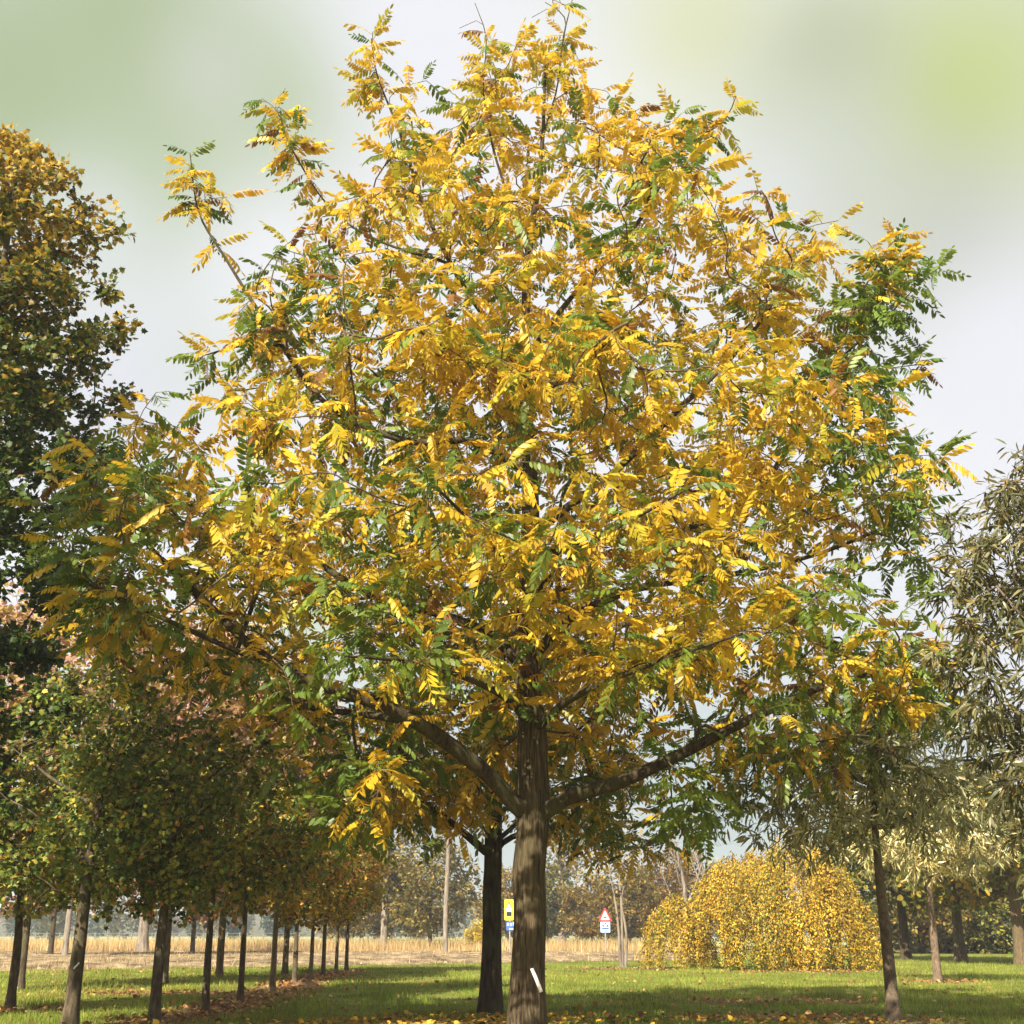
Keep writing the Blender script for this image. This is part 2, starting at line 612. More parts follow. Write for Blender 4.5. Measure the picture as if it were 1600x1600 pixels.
def leaf_parts(parent, base, templates, idx, R, T, scale, cols, mat, count, palette_n, meshname, rest='crown', front=None):
    """the `count` leaves that show largest become parts named leaf, the rest one mesh"""
    wpos = T + base
    d = np.linalg.norm(wpos - np.array([0, 0, EYE]), axis=1)
    size = scale / d
    # inside the picture
    c, s = math.cos(PITCH), math.sin(PITCH)
    zc = wpos[:, 1] * c + (wpos[:, 2] - EYE) * s
    yc = -wpos[:, 1] * s + (wpos[:, 2] - EYE) * c
    ok = (np.abs(wpos[:, 0] / zc * FPX) < 790) & (np.abs(yc / zc * FPX) < 790)
    score = np.where(ok, size, 0)
    if front is not None:
        score = score * front
    pick = np.argsort(-score)[:count]
    pick = pick[score[pick] > 0]
    mask = np.ones(len(T), bool)
    mask[pick] = False
    # quantise the colours of the picked leaves so that they share meshes
    pc = cols[pick]
    cen = pc[np.random.default_rng(3).choice(len(pc), min(palette_n, len(pc)), replace=False)]
    near = np.argmin(((pc[:, None, :] - cen[None]) ** 2).sum(-1), axis=1)
    cache = {}
    for j, i in enumerate(pick):
        key = (int(idx[i]), int(near[j]))
        if key not in cache:
            tv, tf = templates[key[0]]
            me = mesh_np(meshname, tv, tf, cen[key[1]])
            me.materials.append(mat)
            cache[key] = me
        o = bpy.data.objects.new('leaf', cache[key])
        COL.objects.link(o)
        o.parent = parent
        m = np.eye(4)
        m[:3, :3] = R[i] * scale[i]
        m[:3, 3] = T[i]
        o.matrix_local = Matrix(m.tolist())
    v, f, cc = bake(templates, idx[mask], R[mask], T[mask], scale[mask], cols[mask])
    obj(rest, mesh_np(meshname + '_mass', v, f, cc), mat, parent, kind='stuff')


def mixcols(palette, weights, n, g, jit=.12):
    p = np.array(palette)
    i = g.choice(len(p), n, p=np.array(weights) / sum(weights))
    c = p[i] * (1 + g.normal(0, jit, (n, 1)))
    return np.clip(c, .004, 1)


# ------------------------------------------------------------------ pinnate-leaved trees (the main tree and the one behind it)
YEL = np.array([.72, .485, .032]); ORG = np.array([.69, .405, .025]); YGR = np.array([.44, .38, .03]); GRN = np.array([.095, .165, .022]); LGR = np.array([.20, .26, .03]); BRN = np.array([.22, .10, .02])


def pinnate_leaves(pos, dr, chains, g, nleaf, lscale, green_fn, step=.085, limb_n=0):
    Ts, Fs, age, ax = [], [], [], []
    for ci, ch in enumerate(chains):
        if ci == 0:
            continue
        p = pos[ch]
        if len(p) < 2:
            continue
        seg = np.linalg.norm(np.diff(p, axis=0), axis=1)
        s = np.concatenate([[0], np.cumsum(seg)])
        k = int(g.integers(nleaf[0], nleaf[1] + 1))
        if ci < limb_n:
            k *= 3
        ph = g.uniform(0, 6.28)
        for j in range(k):
            back = j * step * g.uniform(.75, 1.25) + (.0 if j else 0)
            q = max(s[-1] - back, .15 * s[-1])
            t = np.array([np.interp(q, s, p[:, a]) for a in range(3)])
            i = min(np.searchsorted(s, q), len(p) - 1)
            axis = nrm(p[i] - p[i - 1]) if i > 0 else dr[ch[-1]]
            ph += 2.399
            r = np.cross(axis, np.array([.3, .2, .9])); r = nrm(r)
            r2 = np.cross(axis, r)
            rad = r * math.cos(ph) + r2 * math.sin(ph)
            lean = .75 if j == 0 else (.45 if j < 3 else .15)
            f = axis * lean + rad * (1 - .3 * lean)
            f[2] = f[2] * .65 + g.uniform(-.22, .22)
            Ts.append(t); Fs.append(f); age.append(j / 7.0)
    T = np.array(Ts); F = nrm(np.array(Fs)); A = np.array(age)
    n = len(T)
    up = np.array([0, 0, 1.0]) + g.normal(0, .16, (n, 3))
    R = frames(F, up, g.normal(0, .32, n))
    sc = lscale * g.uniform(.68, 1.12, n)
    idx = g.choice(len(PIN), n, p=[.22, .2, .17, .17, .08, .16])
    gr = np.clip(green_fn(T, A, g), 0, 1)
    u = g.random(n)
    col = np.where((u < gr)[:, None], GRN[None], YEL[None])
    w = g.random(n)[:, None]
    yel = YEL * (1 - w) + ORG * w
    tq = g.beta(.35, 2.8, n)[:, None]
    yel = yel * (1 - tq) + np.array([.34, .36, .035]) * tq
    ygm = (g.random(n) < .13)[:, None]
    yel = np.where(ygm, YGR, yel)
    brn = (g.random(n) < .04)[:, None]
    yel = np.where(brn, BRN, yel)
    gg = GRN * (1 - w) + LGR * w
    col = np.where((u < gr)[:, None], gg, yel) * (1 + g.normal(0, .13, (n, 1)))
    return T, R, sc, idx, np.clip(col, .004, .9)


def snoise(p, seed, sc):
    g = np.random.default_rng(seed)
    o = np.zeros(len(p))
    for k in range(6):
        d = g.normal(0, 1, 3) * sc
        o += np.sin(p @ d + g.uniform(0, 6.28))
    return o / 6 * 1.7


def poisson(cands, dmin, nmax):
    keep = np.zeros((nmax, 3)); n = 0
    for c in cands:
        if n and np.min(np.sum((keep[:n] - c) ** 2, axis=1)) < dmin * dmin:
            continue
        keep[n] = c
        n += 1
        if n >= nmax:
            break
    return keep[:n]


def main_tree():
    g = np.random.default_rng(21)
    base = G(822, 1622)
    Y0 = base[1]
    def q(px, py, dy=0.0):
        return P(px, py, Y0 + dy) - base
    t = thing('golden_tree', 'large spreading tree in the centre with golden yellow and green feather-shaped leaves', 'tree', base)
    TR = [(822, 1622), (826, 1500), (829, 1430), (828, 1370), (832, 1300), (835, 1255), (832, 1200), (831, 1130), (824, 1060), (822, 980), (826, 900), (829, 830), (828, 740), (822, 640), (820, 560), (822, 470), (826, 390), (838, 310), (846, 240), (850, 170), (852, 90)]
    trp = [q(*a) for a in TR]
    tr_r = [.245, .205, .193, .192, .195, .19, .155, .14, .13, .125, .105, .092, .08, .07, .062, .052, .045, .03, .024, .016, .009]
    LM = [
        # left lower great limb
        ([(818, 1275), (780, 1228, -.2), (735, 1188, -.5), (655, 1130, -.9), (585, 1097, -1.2), (440, 1045, -1.2), (330, 950, -1.0), (230, 850, -.6), (165, 755, -.4)], .11, .018),
        ([(650, 1128, -.9), (560, 1115, -.2), (480, 1104, .3), (400, 1072, .9), (300, 1030, 1.4), (210, 1000, 1.6)], .05, .012),
        ([(440, 1045, -1.2), (330, 1000, -1.6), (220, 950, -1.8), (110, 900, -1.6)], .04, .01),
        ([(450, 850, .8), (330, 830, .2), (210, 800, -.2), (120, 790, -.3)], .035, .01),
        ([(850, 1272), (880, 1250, -.3), (910, 1238, -.6), (965, 1224, -1.0), (1050, 1185, -1.3), (1180, 1120, -1.4), (1310, 1065, -1.0), (1440, 1045, -.6)], .10, .014),
        ([(826, 1130), (790, 1090, -.8), (730, 1060, -2.0), (640, 1035, -3.2), (540, 1025, -4.0)], .055, .012),
        ([(838, 1140), (880, 1100, -.9), (960, 1060, -2.2), (1070, 1020, -3.4), (1160, 990, -4.0)], .055, .012),
        ([(822, 1050), (770, 995, .2), (690, 960, .3), (580, 930, .4), (450, 850, .8), (330, 790, 1.0), (260, 715, 1.0)], .075, .014),
        ([(830, 1030), (895, 965, .3), (1000, 918, .5), (1130, 900, .8), (1280, 865, 1.0), (1440, 800, 1.1)], .07, .013),
        ([(826, 960), (800, 900, -1.0), (760, 840, -2.3), (700, 780, -3.6), (650, 730, -4.2)], .05, .012),
        ([(828, 950), (860, 900, -1.0), (920, 850, -2.4), (1010, 800, -3.6), (1080, 760, -4.1)], .05, .012),
        ([(822, 1000), (800, 950, 1.0), (750, 900, 2.5), (680, 850, 3.8), (600, 830, 4.4)], .05, .012),
        ([(826, 980), (870, 930, 1.2), (950, 890, 2.7), (1040, 860, 4.0), (1120, 850, 4.6)], .05, .012),
        ([(828, 1100), (840, 1060, 1.2), (860, 1020, 2.8), (870, 1000, 4.4)], .05, .012),
        ([(828, 840), (890, 790, 0), (955, 742, -.3), (1060, 640, -.4), (1160, 540, -.3), (1235, 430, -.2), (1275, 362, 0)], .062, .01),
        ([(829, 870), (930, 850, .3), (1060, 830, .4), (1180, 770, .3), (1240, 680, .1), (1300, 570, 0), (1340, 470, 0), (1380, 400, 0)], .055, .009),
        ([(824, 740), (740, 690, -.3), (640, 690, -.6), (520, 640, -.5), (440, 540, -.3), (350, 400, 0), (310, 330, .1), (297, 240, .2)], .055, .007),
        ([(821, 640), (770, 590, -1.0), (720, 560, -2.1), (660, 520, -2.9)], .04, .01),
        ([(821, 640), (880, 590, -1.0), (930, 550, -2.2), (980, 510, -3.0)], .04, .01),
        ([(821, 660), (860, 600, 1.0), (890, 560, 2.4), (930, 520, 3.2)], .04, .01),
        ([(821, 670), (790, 600, 1.0), (740, 550, 2.4), (700, 500, 3.2)], .04, .01),
        ([(820, 590), (775, 520, .1), (720, 440, .1), (665, 330, 0), (630, 220, -.1), (590, 120, -.1), (580, 60, -.1)], .05, .007),
        ([(822, 560), (880, 480, .3), (950, 400, .3), (1010, 330, .2), (1060, 240, .1), (1130, 190, 0), (1150, 150, 0)], .045, .007),
        ([(700, 410, .1), (600, 380, .1), (520, 330, .1), (460, 240, .1), (440, 190, .1)], .022, .007),
        ([(824, 430), (800, 330, .2), (770, 230, .1), (755, 140, .0), (760, 60, 0), (742, 5, 0)], .026, .004),
        ([(846, 220), (870, 140, 0), (880, 60, 0), (893, 5, 0)], .018, .003),
        ([(1235, 690, .1), (1340, 700, .1), (1430, 690, .1)], .02, .006),
        ([(440, 545, -.3), (380, 540, -.2), (320, 555, -.1)], .02, .006),
        ([(1300, 570), (1370, 510, -.1), (1425, 455, -.1)], .018, .006),
        ([(1290, 610), (1370, 580, .2), (1430, 570, .2)], .018, .006),
        ([(1340, 470), (1390, 420, .1), (1420, 400, .1)], .014, .006),
        ([(1010, 330, .2), (1020, 260, .1), (1020, 215, 0)], .02, .006),
    ]
    limbs = [(trp, tr_r, 0)] + [([q(*a) for a in pts], r0, r1) for pts, r0, r1 in LM]
    # crown outline -> metres, by height
    Lb = [(70, 730), (110, 690), (150, 640), (200, 560), (260, 530), (330, 560), (390, 480), (450, 410), (560, 370), (640, 400), (700, 340), (740, 150), (800, 95), (900, 70), (980, 100), (1040, 160), (1100, 260), (1160, 370), (1220, 400), (1270, 450), (1320, 500)]
    Rb = [(70, 850), (110, 870), (150, 910), (200, 1010), (260, 1120), (330, 1120), (390, 1180), (450, 1350), (560, 1385), (640, 1380), (700, 1400), (740, 1480), (800, 1485), (900, 1460), (980, 1500), (1040, 1500), (1100, 1500), (1160, 1470), (1220, 1340), (1270, 1230), (1320, 1060)]
    zl = np.array([q(x, y)[2] for y, x in Lb])[::-1]
    xl = np.array([q(x, y)[0] for y, x in Lb])[::-1]
    zr = np.array([q(x, y)[2] for y, x in Rb])[::-1]
    xr = np.array([q(x, y)[0] for y, x in Rb])[::-1]
    zt = np.array([p[2] for p in trp]); xt = np.array([p[0] for p in trp])
    n = 30000
    z = g.uniform(zl[0] - .1, zl[-1], n)
    a = g.uniform(0, 2 * math.pi, n)
    rr = g.random(n) ** .5
    cx = np.interp(z, zt, xt)
    wl = cx - np.interp(z, zl, xl)
    wr = np.interp(z, zr, xr) - cx
    dep = .40 * (wl + wr)
    # thin by area so that the volume density is even
    keep = g.random(n) < np.maximum((wl + wr) * dep / np.max((wl + wr) * dep), .62 * (z < q(832, 1120)[2]))
    lx = np.where(np.cos(a) < 0, wl, wr) * np.cos(a) * rr
    ly = dep * np.sin(a) * rr
    tips = np.stack([cx + lx, ly, z], 1)[keep]
    # open space around the clear trunk below the first limbs
    low = (tips[:, 2] < q(832, 1210)[2]) & (np.hypot(tips[:, 0], tips[:, 1]) < 2.0)
    tips = tips[~low]
    # the fork and the clear stem stay open to the front
    tips = tips[~((tips[:, 1] < .5) & (np.abs(tips[:, 0]) < 1.5) & (tips[:, 2] < q(832, 1130)[2]))]
    tips = poisson(tips[snoise(tips * np.array([.75, .75, 1.9]), 3, 1.25) > -.16 - .25 * (tips[:, 0] < -3.2)], .43, 1240)
    # side twigs on the outer shoots
    ex = []
    for pts, r0, r1 in limbs[1:]:
        if r1 <= .0101:
            pr = resample(pts, .2)
            for k in range(5):
                c = pr[int(len(pr) * g.uniform(.55, .97))]
                ex.append(c + g.normal(0, .3, 3) + np.array([0, 0, .12]))
    tips = np.vstack([tips, np.array(ex)])
    pos, r, dr, chains, nl = grow(limbs, tips, tip_r=.0055, power=.46)
    v, qd, tr_ = tube_chain(pos, r, chains[0], 56, .012, 5)
    a_ = np.arctan2(v[:, 1] - np.interp(v[:, 2], zt, np.array([p[1] for p in trp])), v[:, 0] - np.interp(v[:, 2], zt, xt))
    rid = np.sin(a_ * 21 + 1.6 * np.sin(v[:, 2] * 2.1) + .8 * np.sin(v[:, 2] * 5.3 + a_ * 2)) * .5 + .5 * np.sin(a_ * 13 + 1.1 * np.sin(v[:, 2] * 3.7 + 1))
    v[:, 0] += .0085 * rid * np.cos(a_); v[:, 1] += .0085 * rid * np.sin(a_)
    # root flare
    flare = np.clip(1 - v[:, 2] / .45, 0, 1) ** 2
    ang = np.arctan2(v[:, 1], v[:, 0])
    k = 1 + flare * (.10 + .14 * np.sin(ang * 5 + 1.0))
    v[:, 0] *= k; v[:, 1] *= k
    v[v[:, 2] < .02, 2] -= .06
    # old knot bulge on the left of the trunk
    kp = q(804, 1362)
    dd = np.linalg.norm(v - kp, axis=1)
    v[:, 0] -= .03 * np.exp(-(dd / .28) ** 2)
    obj('trunk', mesh_np('trunk', v, [qd, tr_], smooth=True), M_BARK, t)
    for i in range(1, nl):
        v, qd, tr_ = tube_chain(pos, r, chains[i], 12 if r[chains[i][1]] > .04 else 7, .02, i)
        obj('branch', mesh_np('branch', v, [qd, tr_], smooth=True), M_BARK2, t)
    v, f = join([tube_chain(pos, r, ch, 4) for ch in chains[nl:]])
    obj('twigs', mesh_np('twigs', v, f, smooth=True), M_TWIG, t, kind='stuff')
    xe = q(1480, 700)[0]
    def green(T, A, g):
        b = .09 + .55 * np.clip(snoise(T, 5, 1.1), 0, 1) + .10 * np.clip(snoise(T, 8, 2.2), -1, 1)
        b += .24 * (A < .2)
        b += np.clip((T[:, 0] - xe * .72) / 2, 0, .5) * .5            # right flank
        lowz = np.clip((q(832, 1000)[2] - T[:, 2]) / 2.2, 0, 1)
        b += lowz * (.20 + .34 * (T[:, 0] > 1.5) + .30 * (T[:, 0] < -1.8))
        b += .22 * np.clip((-T[:, 0] - 3.0) / 2.5, 0, 1)
        top = T[:, 2] > q(832, 420)[2]
        b = np.where(top, b * .55, b)
        return b
    T, R, sc, idx, col = pinnate_leaves(pos, dr, chains, g, (5, 9), .47, green, limb_n=nl)
    # the bare shoots at the top carry few leaves
    topz = q(845, 45)[2]
    m = T[:, 2] < topz
    T, R, sc, idx, col = T[m], R[m], sc[m], idx[m], col[m]
    leaf_parts(t, base, PIN, idx, R, T, sc, col, M_LEAF, 300, 14, 'pinnate_leaf', 'crown')
    return t, base, q


def second_tree():
    g = np.random.default_rng(77)
    base = G(765, 1586)
    Y0 = base[1]
    def q(px, py, dy=0.0):
        return P(px, py, Y0 + dy) - base
    t = thing('golden_tree', 'dark-trunked yellow-leaved tree standing just behind the large central tree', 'tree', base)
    trp = [q(*a) for a in [(765, 1586), (768, 1500), (769, 1400), (771, 1320), (772, 1280), (775, 1220), (780, 1140), (785, 1050), (790, 980)]]
    LM = [([(769, 1340), (735, 1310, -.4), (690, 1275, -.8), (630, 1240, -1.0), (550, 1230, -1.0), (510, 1260, -1.1)], .07, .012),
          ([(772, 1330), (800, 1308, .2), (870, 1290, .6), (950, 1300, .6), (1020, 1335, .6)], .05, .01),
          ([(771, 1325), (752, 1290, .8), (680, 1250, 1.6), (600, 1220, 2.0)], .04, .01),
          ([(772, 1318), (830, 1270, -.8), (900, 1240, -1.3), (960, 1230, -1.5)], .04, .01),
          ([(774, 1240), (700, 1180, .2), (600, 1120, .2)], .04, .01),
          ([(775, 1230), (860, 1170, .2), (960, 1100, .2)], .04, .01)]
    limbs = [(trp, [.195, .158, .148, .145, .13, .105, .08, .05, .02], 0)] + [([q(*a) for a in p], r0, r1) for p, r0, r1 in LM]
    n = 6000
    px = g.uniform(500, 1050, n); py = g.uniform(1000, 1345, n); dy = g.uniform(-2.2, 2.6, n)
    bottom = np.interp(px, [500, 560, 640, 700, 765, 830, 900, 960, 1050], [1300, 1310, 1300, 1285, 1255, 1275, 1330, 1340, 1345])
    ok = (py < bottom) & (((px - 775) / 290) ** 2 + ((py - 1230) / 240) ** 2 + (dy / 2.6) ** 2 < 1.0)
    tips = np.array([q(a, b, c) for a, b, c in zip(px[ok], py[ok], dy[ok])])
    tips = poisson(tips, .52, 260)
    pos, r, dr, chains, nl = grow(limbs, tips, tip_r=.0055, power=.46)
    v, qd, tr_ = tube_chain(pos, r, chains[0], 22, .015, 9)
    flare = np.clip(1 - v[:, 2] / .6, 0, 1) ** 2
    ang = np.arctan2(v[:, 1], v[:, 0])
    k = 1 + flare * (.12 + .08 * np.sin(ang * 4))
    v[:, 0] *= k; v[:, 1] *= k
    v[v[:, 2] < .02, 2] -= .06
    obj('trunk', mesh_np('trunk', v, [qd, tr_], smooth=True), M_BARK2, t)
    for i in range(1, nl):
        v, qd, tr_ = tube_chain(pos, r, chains[i], 9, .02, i)
        obj('branch', mesh_np('branch', v, [qd, tr_], smooth=True), M_BARK2, t)
    v, f = join([tube_chain(pos, r, ch, 4) for ch in chains[nl:]])
    obj('twigs', mesh_np('twigs', v, f, smooth=True), M_TWIG, t, kind='stuff')
    def green(T, A, g):
        return .25 + .35 * np.clip(snoise(T, 15, 1.1), 0, 1) + .25 * (A < .2)
    T, R, sc, idx, col = pinnate_leaves(pos, dr, chains, g, (4, 7), .46, green, limb_n=nl)
    leaf_parts(t, base, PIN, idx, R, T, sc, col, M_LEAF, 200, 10, 'pinnate_leaf', 'crown')
    return t


# ------------------------------------------------------------------ small-leaved trees


SPRAYS = []


def spray_mesh(b0, b1, rad):
    n = len(b0)
    d = nrm(b1 - b0)
    u = nrm(np.cross(d, np.array([.31, .52, .8])))
    w = np.cross(d, u)
    v = np.stack([b0 + u * rad, b0 - u * rad * .5 + w * rad * .87, b0 - u * rad * .5 - w * rad * .87, b1], 1).reshape(-1, 3)
    o = np.arange(n)[:, None, None] * 4
    return v, np.zeros((0, 4), int), (o + np.array([[0, 1, 3], [1, 2, 3], [2, 0, 3]])[None]).reshape(-1, 3)


def clump_leaves(pos, chains, nl, g, per_tip, spread, lsize, templates, palette, weights, back=.5, droop=.0, upj=.5, jit=.15, colfn=None):
    tips = np.array([pos[ch[-1]] for ch in chains[1:]])
    mids = np.array([pos[ch[max(0, len(ch) - 1 - int(g.integers(1, 4)))]] for ch in chains[1:]])
    # short side sprays at every twig end carry the leaves
    ns = max(4, per_tip // 8)
    m = len(tips) * ns
    kt = np.repeat(np.arange(len(tips)), ns)
    b0 = tips[kt] + (mids[kt] - tips[kt]) * (g.random((m, 1)) ** 1.3 * back)
    sd = nrm(g.normal(0, 1, (m, 3)) * np.array([1, 1, .7]) + nrm(tips[kt] - mids[kt]) * .5 - np.array([0, 0, droop * .4]))
    sl_ = spread * g.uniform(.7, 2.3, (m, 1))
    SPRAYS.append((b0, b0 + sd * sl_, spread * .025))
    n = len(tips) * per_tip
    ks = g.integers(0, m, n)
    k = kt[ks]
    u_ = g.random((n, 1)) ** .7
    off = g.normal(0, 1, (n, 3)).clip(-1.6, 1.6) * spread * .26
    T = b0[ks] + sd[ks] * sl_[ks] * u_ + off
    F = off / (spread * .26) * .45 + sd[ks] * .6 + g.normal(0, .35, (n, 3))
    F[:, 2] -= droop
    up = np.array([0, 0, 1.0]) + g.normal(0, upj, (n, 3))
    R = frames(F, up, g.normal(0, .4, n))
    sc = lsize * g.uniform(.65, 1.2, n)
    idx = np.zeros(n, int)
    col = mixcols(palette, weights, n, g, jit)
    cl = 1 + g.normal(0, .16, len(tips))
    col = col * np.clip(cl, .6, 1.5)[k][:, None]
    if colfn is not None:
        col = colfn(T, col, g)
    return T, R, sc, idx, np.clip(col, .003, .95)


GAP = {50: .02, 51: .05, 52: .0, 31: -.62}


def round_tree(name, label, seed, height, cbase, radius, trunk_r, leaf=LOBEDL, lsize=.1, per_tip=22, ntips=260, spread=.2,
               palette=None, weights=None, bark=M_YBARK, loc=(0, 0, 0), shape='oval', parts=0, lean=(0, 0), group=None, mat=None,
               droop=0., upj=.5, colfn=None, sides=12, dmin=None, limbs_n=7, flat=1.0, wig=.06, leafy=True, cat='tree'):
    g = np.random.default_rng(seed)
    base = np.asarray(loc, float)
    t = thing(name, label, cat, base, group)
    hh = height * .93
    zz = np.array([0, .25, .5, .75, 1.0]) * hh
    tr = [np.array([lean[0] * z + (g.normal(0, wig) if 0 < i else 0) * z / hh, lean[1] * z + (g.normal(0, wig) if 0 < i else 0) * z / hh, z]) for i, z in enumerate(zz)]
    rr = np.array([1.0, .86, .6, .35, .12]) * trunk_r
    limbs = [(tr, list(rr), 0)]
    for i in range(limbs_n):
        z0 = cbase + (hh - cbase) * (.02 + .6 * i / max(1, limbs_n - 1))
        a = i * 2.399 + g.uniform(-.4, .4)
        ln = radius * (.85 - .35 * i / limbs_n)
        p0 = np.array([lean[0] * z0, lean[1] * z0, z0])
        d = np.array([math.cos(a), math.sin(a), 0])
        limbs.append(([p0, p0 + d * ln * .45 + np.array([0, 0, .22 * ln]), p0 + d * ln + np.array([0, 0, .6 * ln])], trunk_r * .38, trunk_r * .1))
    n = 12000
    z = g.uniform(0, 1, n)
    if shape == 'oval':
        prof = np.sqrt(np.clip(1 - (2 * z - .86) ** 2 / 1.25, 0, 1)) * np.where(z < .1, .75 + 2.5 * z, 1)
    elif shape == 'cone':
        prof = np.clip(1.05 - z, 0, 1) ** .75 * np.where(z < .12, .5 + 4 * z, 1)
    elif shape == 'umbrella':
        prof = np.sqrt(np.clip(1 - (z * .98) ** 2.2, 0, 1))
    a = g.uniform(0, 6.283, n)
    rad = radius * prof * g.random(n) ** .45 * (1 + .16 * np.sin(3 * a + g.uniform(0, 6)) + .12 * np.sin(5 * a + 9 * z))
    keep = g.random(n) < prof ** 2 + .02
    zz_ = cbase + z * (height - cbase)
    tips = np.stack([rad * np.cos(a) + lean[0] * zz_, rad * np.sin(a) * flat + lean[1] * zz_, zz_], 1)[keep]
    tips = tips[snoise(tips * np.array([1, 1, 1.3]), seed + 1, (2.6 if seed not in GAP else 3.4) / radius) > GAP.get(seed, -.32)]
    lowm = np.clip(1 - (tips[:, 2] - cbase) / (.35 * (height - cbase)), 0, 1)
    tips[:, 2] += lowm * (.30 * radius * snoise(tips * np.array([1, 1, .2]), seed + 3, 4.2 / radius) - .10 * radius * g.random(len(tips)) ** 2)
    tips[:, 2] = np.maximum(tips[:, 2], max(.15, cbase - .25))
    tips = poisson(tips, dmin or radius * .16, ntips)
    pos, r, dr, chains, nl = grow(limbs, tips, step=.3, tip_r=trunk_r * .05, power=.42)
    v, qd, tr_ = tube_chain(pos, r, chains[0], sides, .02, seed)
    fl = 1 + .35 * np.clip(1 - v[:, 2] / (trunk_r * 3.5), 0, 1) ** 2
    v[:, 0] *= fl; v[:, 1] *= fl
    v[v[:, 2] < .02, 2] -= .05
    obj('trunk', mesh_np('trunk', v, [qd, tr_], smooth=True), bark, t)
    bts = [tube_chain(pos, r, ch, 6 if i < nl else 3) for i, ch in enumerate(chains) if i]
    if leafy:
        T, R, sc, idx, col = clump_leaves(pos, chains, nl, g, per_tip, spread, lsize, leaf, palette, weights, droop=droop, upj=upj, colfn=colfn)
        if parts:
            leaf_parts(t, base, leaf, idx, R, T, sc, col, mat or M_SMALL, parts, 12, 'leaf_' + name, 'crown')
        else:
            v, f, c = bake(leaf, idx, R, T, sc, col)
            obj('crown', mesh_np('crown', v, f, c), mat or M_SMALL, t, kind='stuff')
        bts.append(spray_mesh(*SPRAYS[-1]))
    v, f = join(bts)
    obj('branches', mesh_np('branches', v, f, smooth=True), bark, t, kind='stuff')
    return t


exec_parts = []

# ================================================================== the setting


def sheet(name, poly, z, mat):
    v = np.array([[x, y, z] for x, y in poly])
    me = bpy.data.meshes.new(name)
    me.from_pydata([tuple(p) for p in v], [], [list(range(len(v)))])
    me.materials.append(mat)
    o = bpy.data.objects.new(name, me)
    COL.objects.link(o)
    o['kind'] = 'structure'
    return o


def strip(name, y0, y1, x0, x1, z, mat, wob, seed, nseg=80):
    g = np.random.default_rng(seed)
    xs = np.linspace(x0, x1, nseg)
    def edge(y):
        o = np.zeros(nseg)
        for k in range(7):
            o += np.sin(xs * g.uniform(.05, 1.1) + g.uniform(0, 6.3)) * g.uniform(.2, 1)
        return y + o * wob / 3
    a, b = edge(y0), edge(y1)
    return sheet(name, list(zip(xs, a)) + list(zip(xs[::-1], b[::-1])), z, mat)


def wob_ellipse(name, c, rx, ry, rot, z, mat, seed, n=64, w=.12):
    g = np.random.default_rng(seed)
    a = np.linspace(0, 2 * math.pi, n, endpoint=False)
    k = np.ones(n)
    for m in range(2, 12):
        k += w * g.uniform(.2, 1) / math.sqrt(m) * np.sin(m * a + g.uniform(0, 6.3))
    x, y = rx * k * np.cos(a), ry * k * np.sin(a)
    cr, sr = math.cos(rot), math.sin(rot)
    return sheet(name, list(zip(c[0] + x * cr - y * sr, c[1] + x * sr + y * cr)), z, mat)


M_LAWN = ramp_ground('lawn_soil', [(.32, (.07, .085, .016)), (.5, (.15, .155, .03)), (.68, (.21, .19, .045))], 1.4, 8, second=((.16, .12, .05), .35, .52, .72, .55))
M_MULCH = ramp_ground('leaf_mulch', [(.3, (.05, .030, .018)), (.5, (.15, .085, .045)), (.7, (.30, .18, .09))], 9, 8, bump=.7, bscale=18)
M_SOIL = ramp_ground('ploughed_soil', [(.34, (.06, .042, .026)), (.5, (.21, .150, .085)), (.66, (.44, .33, .19))], .9, 10, bump=.8, bscale=3, dist=.15)
M_MEADOW = ramp_ground('meadow_soil', [(.3, (.20, .16, .06)), (.5, (.32, .25, .10)), (.7, (.40, .32, .15))], .3, 8)
M_FIELD = ramp_ground('pale_field', [(.3, (.22, .27, .12)), (.7, (.36, .38, .20))], .05, 8)

sheet('ground', [(-940, -45), (940, -45), (940, 1230), (-940, 1230)], 0.0, M_LAWN)
# ploughed soil strip with real furrows
gs = np.random.default_rng(3)
sx_, sy_ = np.linspace(-70, 9.5, 240), np.linspace(44.5, 83, 90)
X_, Y_ = np.meshgrid(sx_, sy_)
edge_ = np.minimum(np.minimum((Y_ - 44.5) / 2, (83 - Y_) / 2), (9.5 + .06 * (Y_ - 45) - X_) / 2.5)
Y2 = Y_ + .5 * np.sin(X_ * .21) + .35 * np.sin(X_ * .57 + 1) + .2 * np.sin(X_ * 1.7)
X2 = X_ + .06 * (Y_ - 45) * (X_ > 0) + .6 * np.sin(Y_ * .9) * (X_ > 5)
Yf = 44.5 + np.clip(X_ + 17, 0, 30) * .72
u_ = (Y_ - 44.5) / 38.5
Y2 = Y2 * 0 + Yf + u_ * (83 - Yf) + (.5 * np.sin(X_ * .21) + .35 * np.sin(X_ * .57 + 1) + .25 * np.sin(X_ * 1.7) + .12 * np.sin(X_ * 4.1)) * (1 - .6 * u_)
Z_ = .012 + np.clip(edge_, 0, 1) * (.07 + .075 * np.sin(Y_ * 1.5 + .3 * np.sin(X_ * .3)) + .06 * gs.random(X_.shape))
ii = np.arange(89)[:, None] * 240 + np.arange(239)[None]
so_ = obj('soil_strip', mesh_np('soil_strip', np.stack([X2, Y2, Z_], -1).reshape(-1, 3), [np.stack([ii, ii + 1, ii + 241, ii + 240], -1).reshape(-1, 4)], smooth=True), M_SOIL, kind='structure')
sheet('meadow', [(-200, 82.5), (10, 82.5), (11.5, 84), (16, 96), (22, 120), (30, 145), (-200, 145)], .008, M_MEADOW)
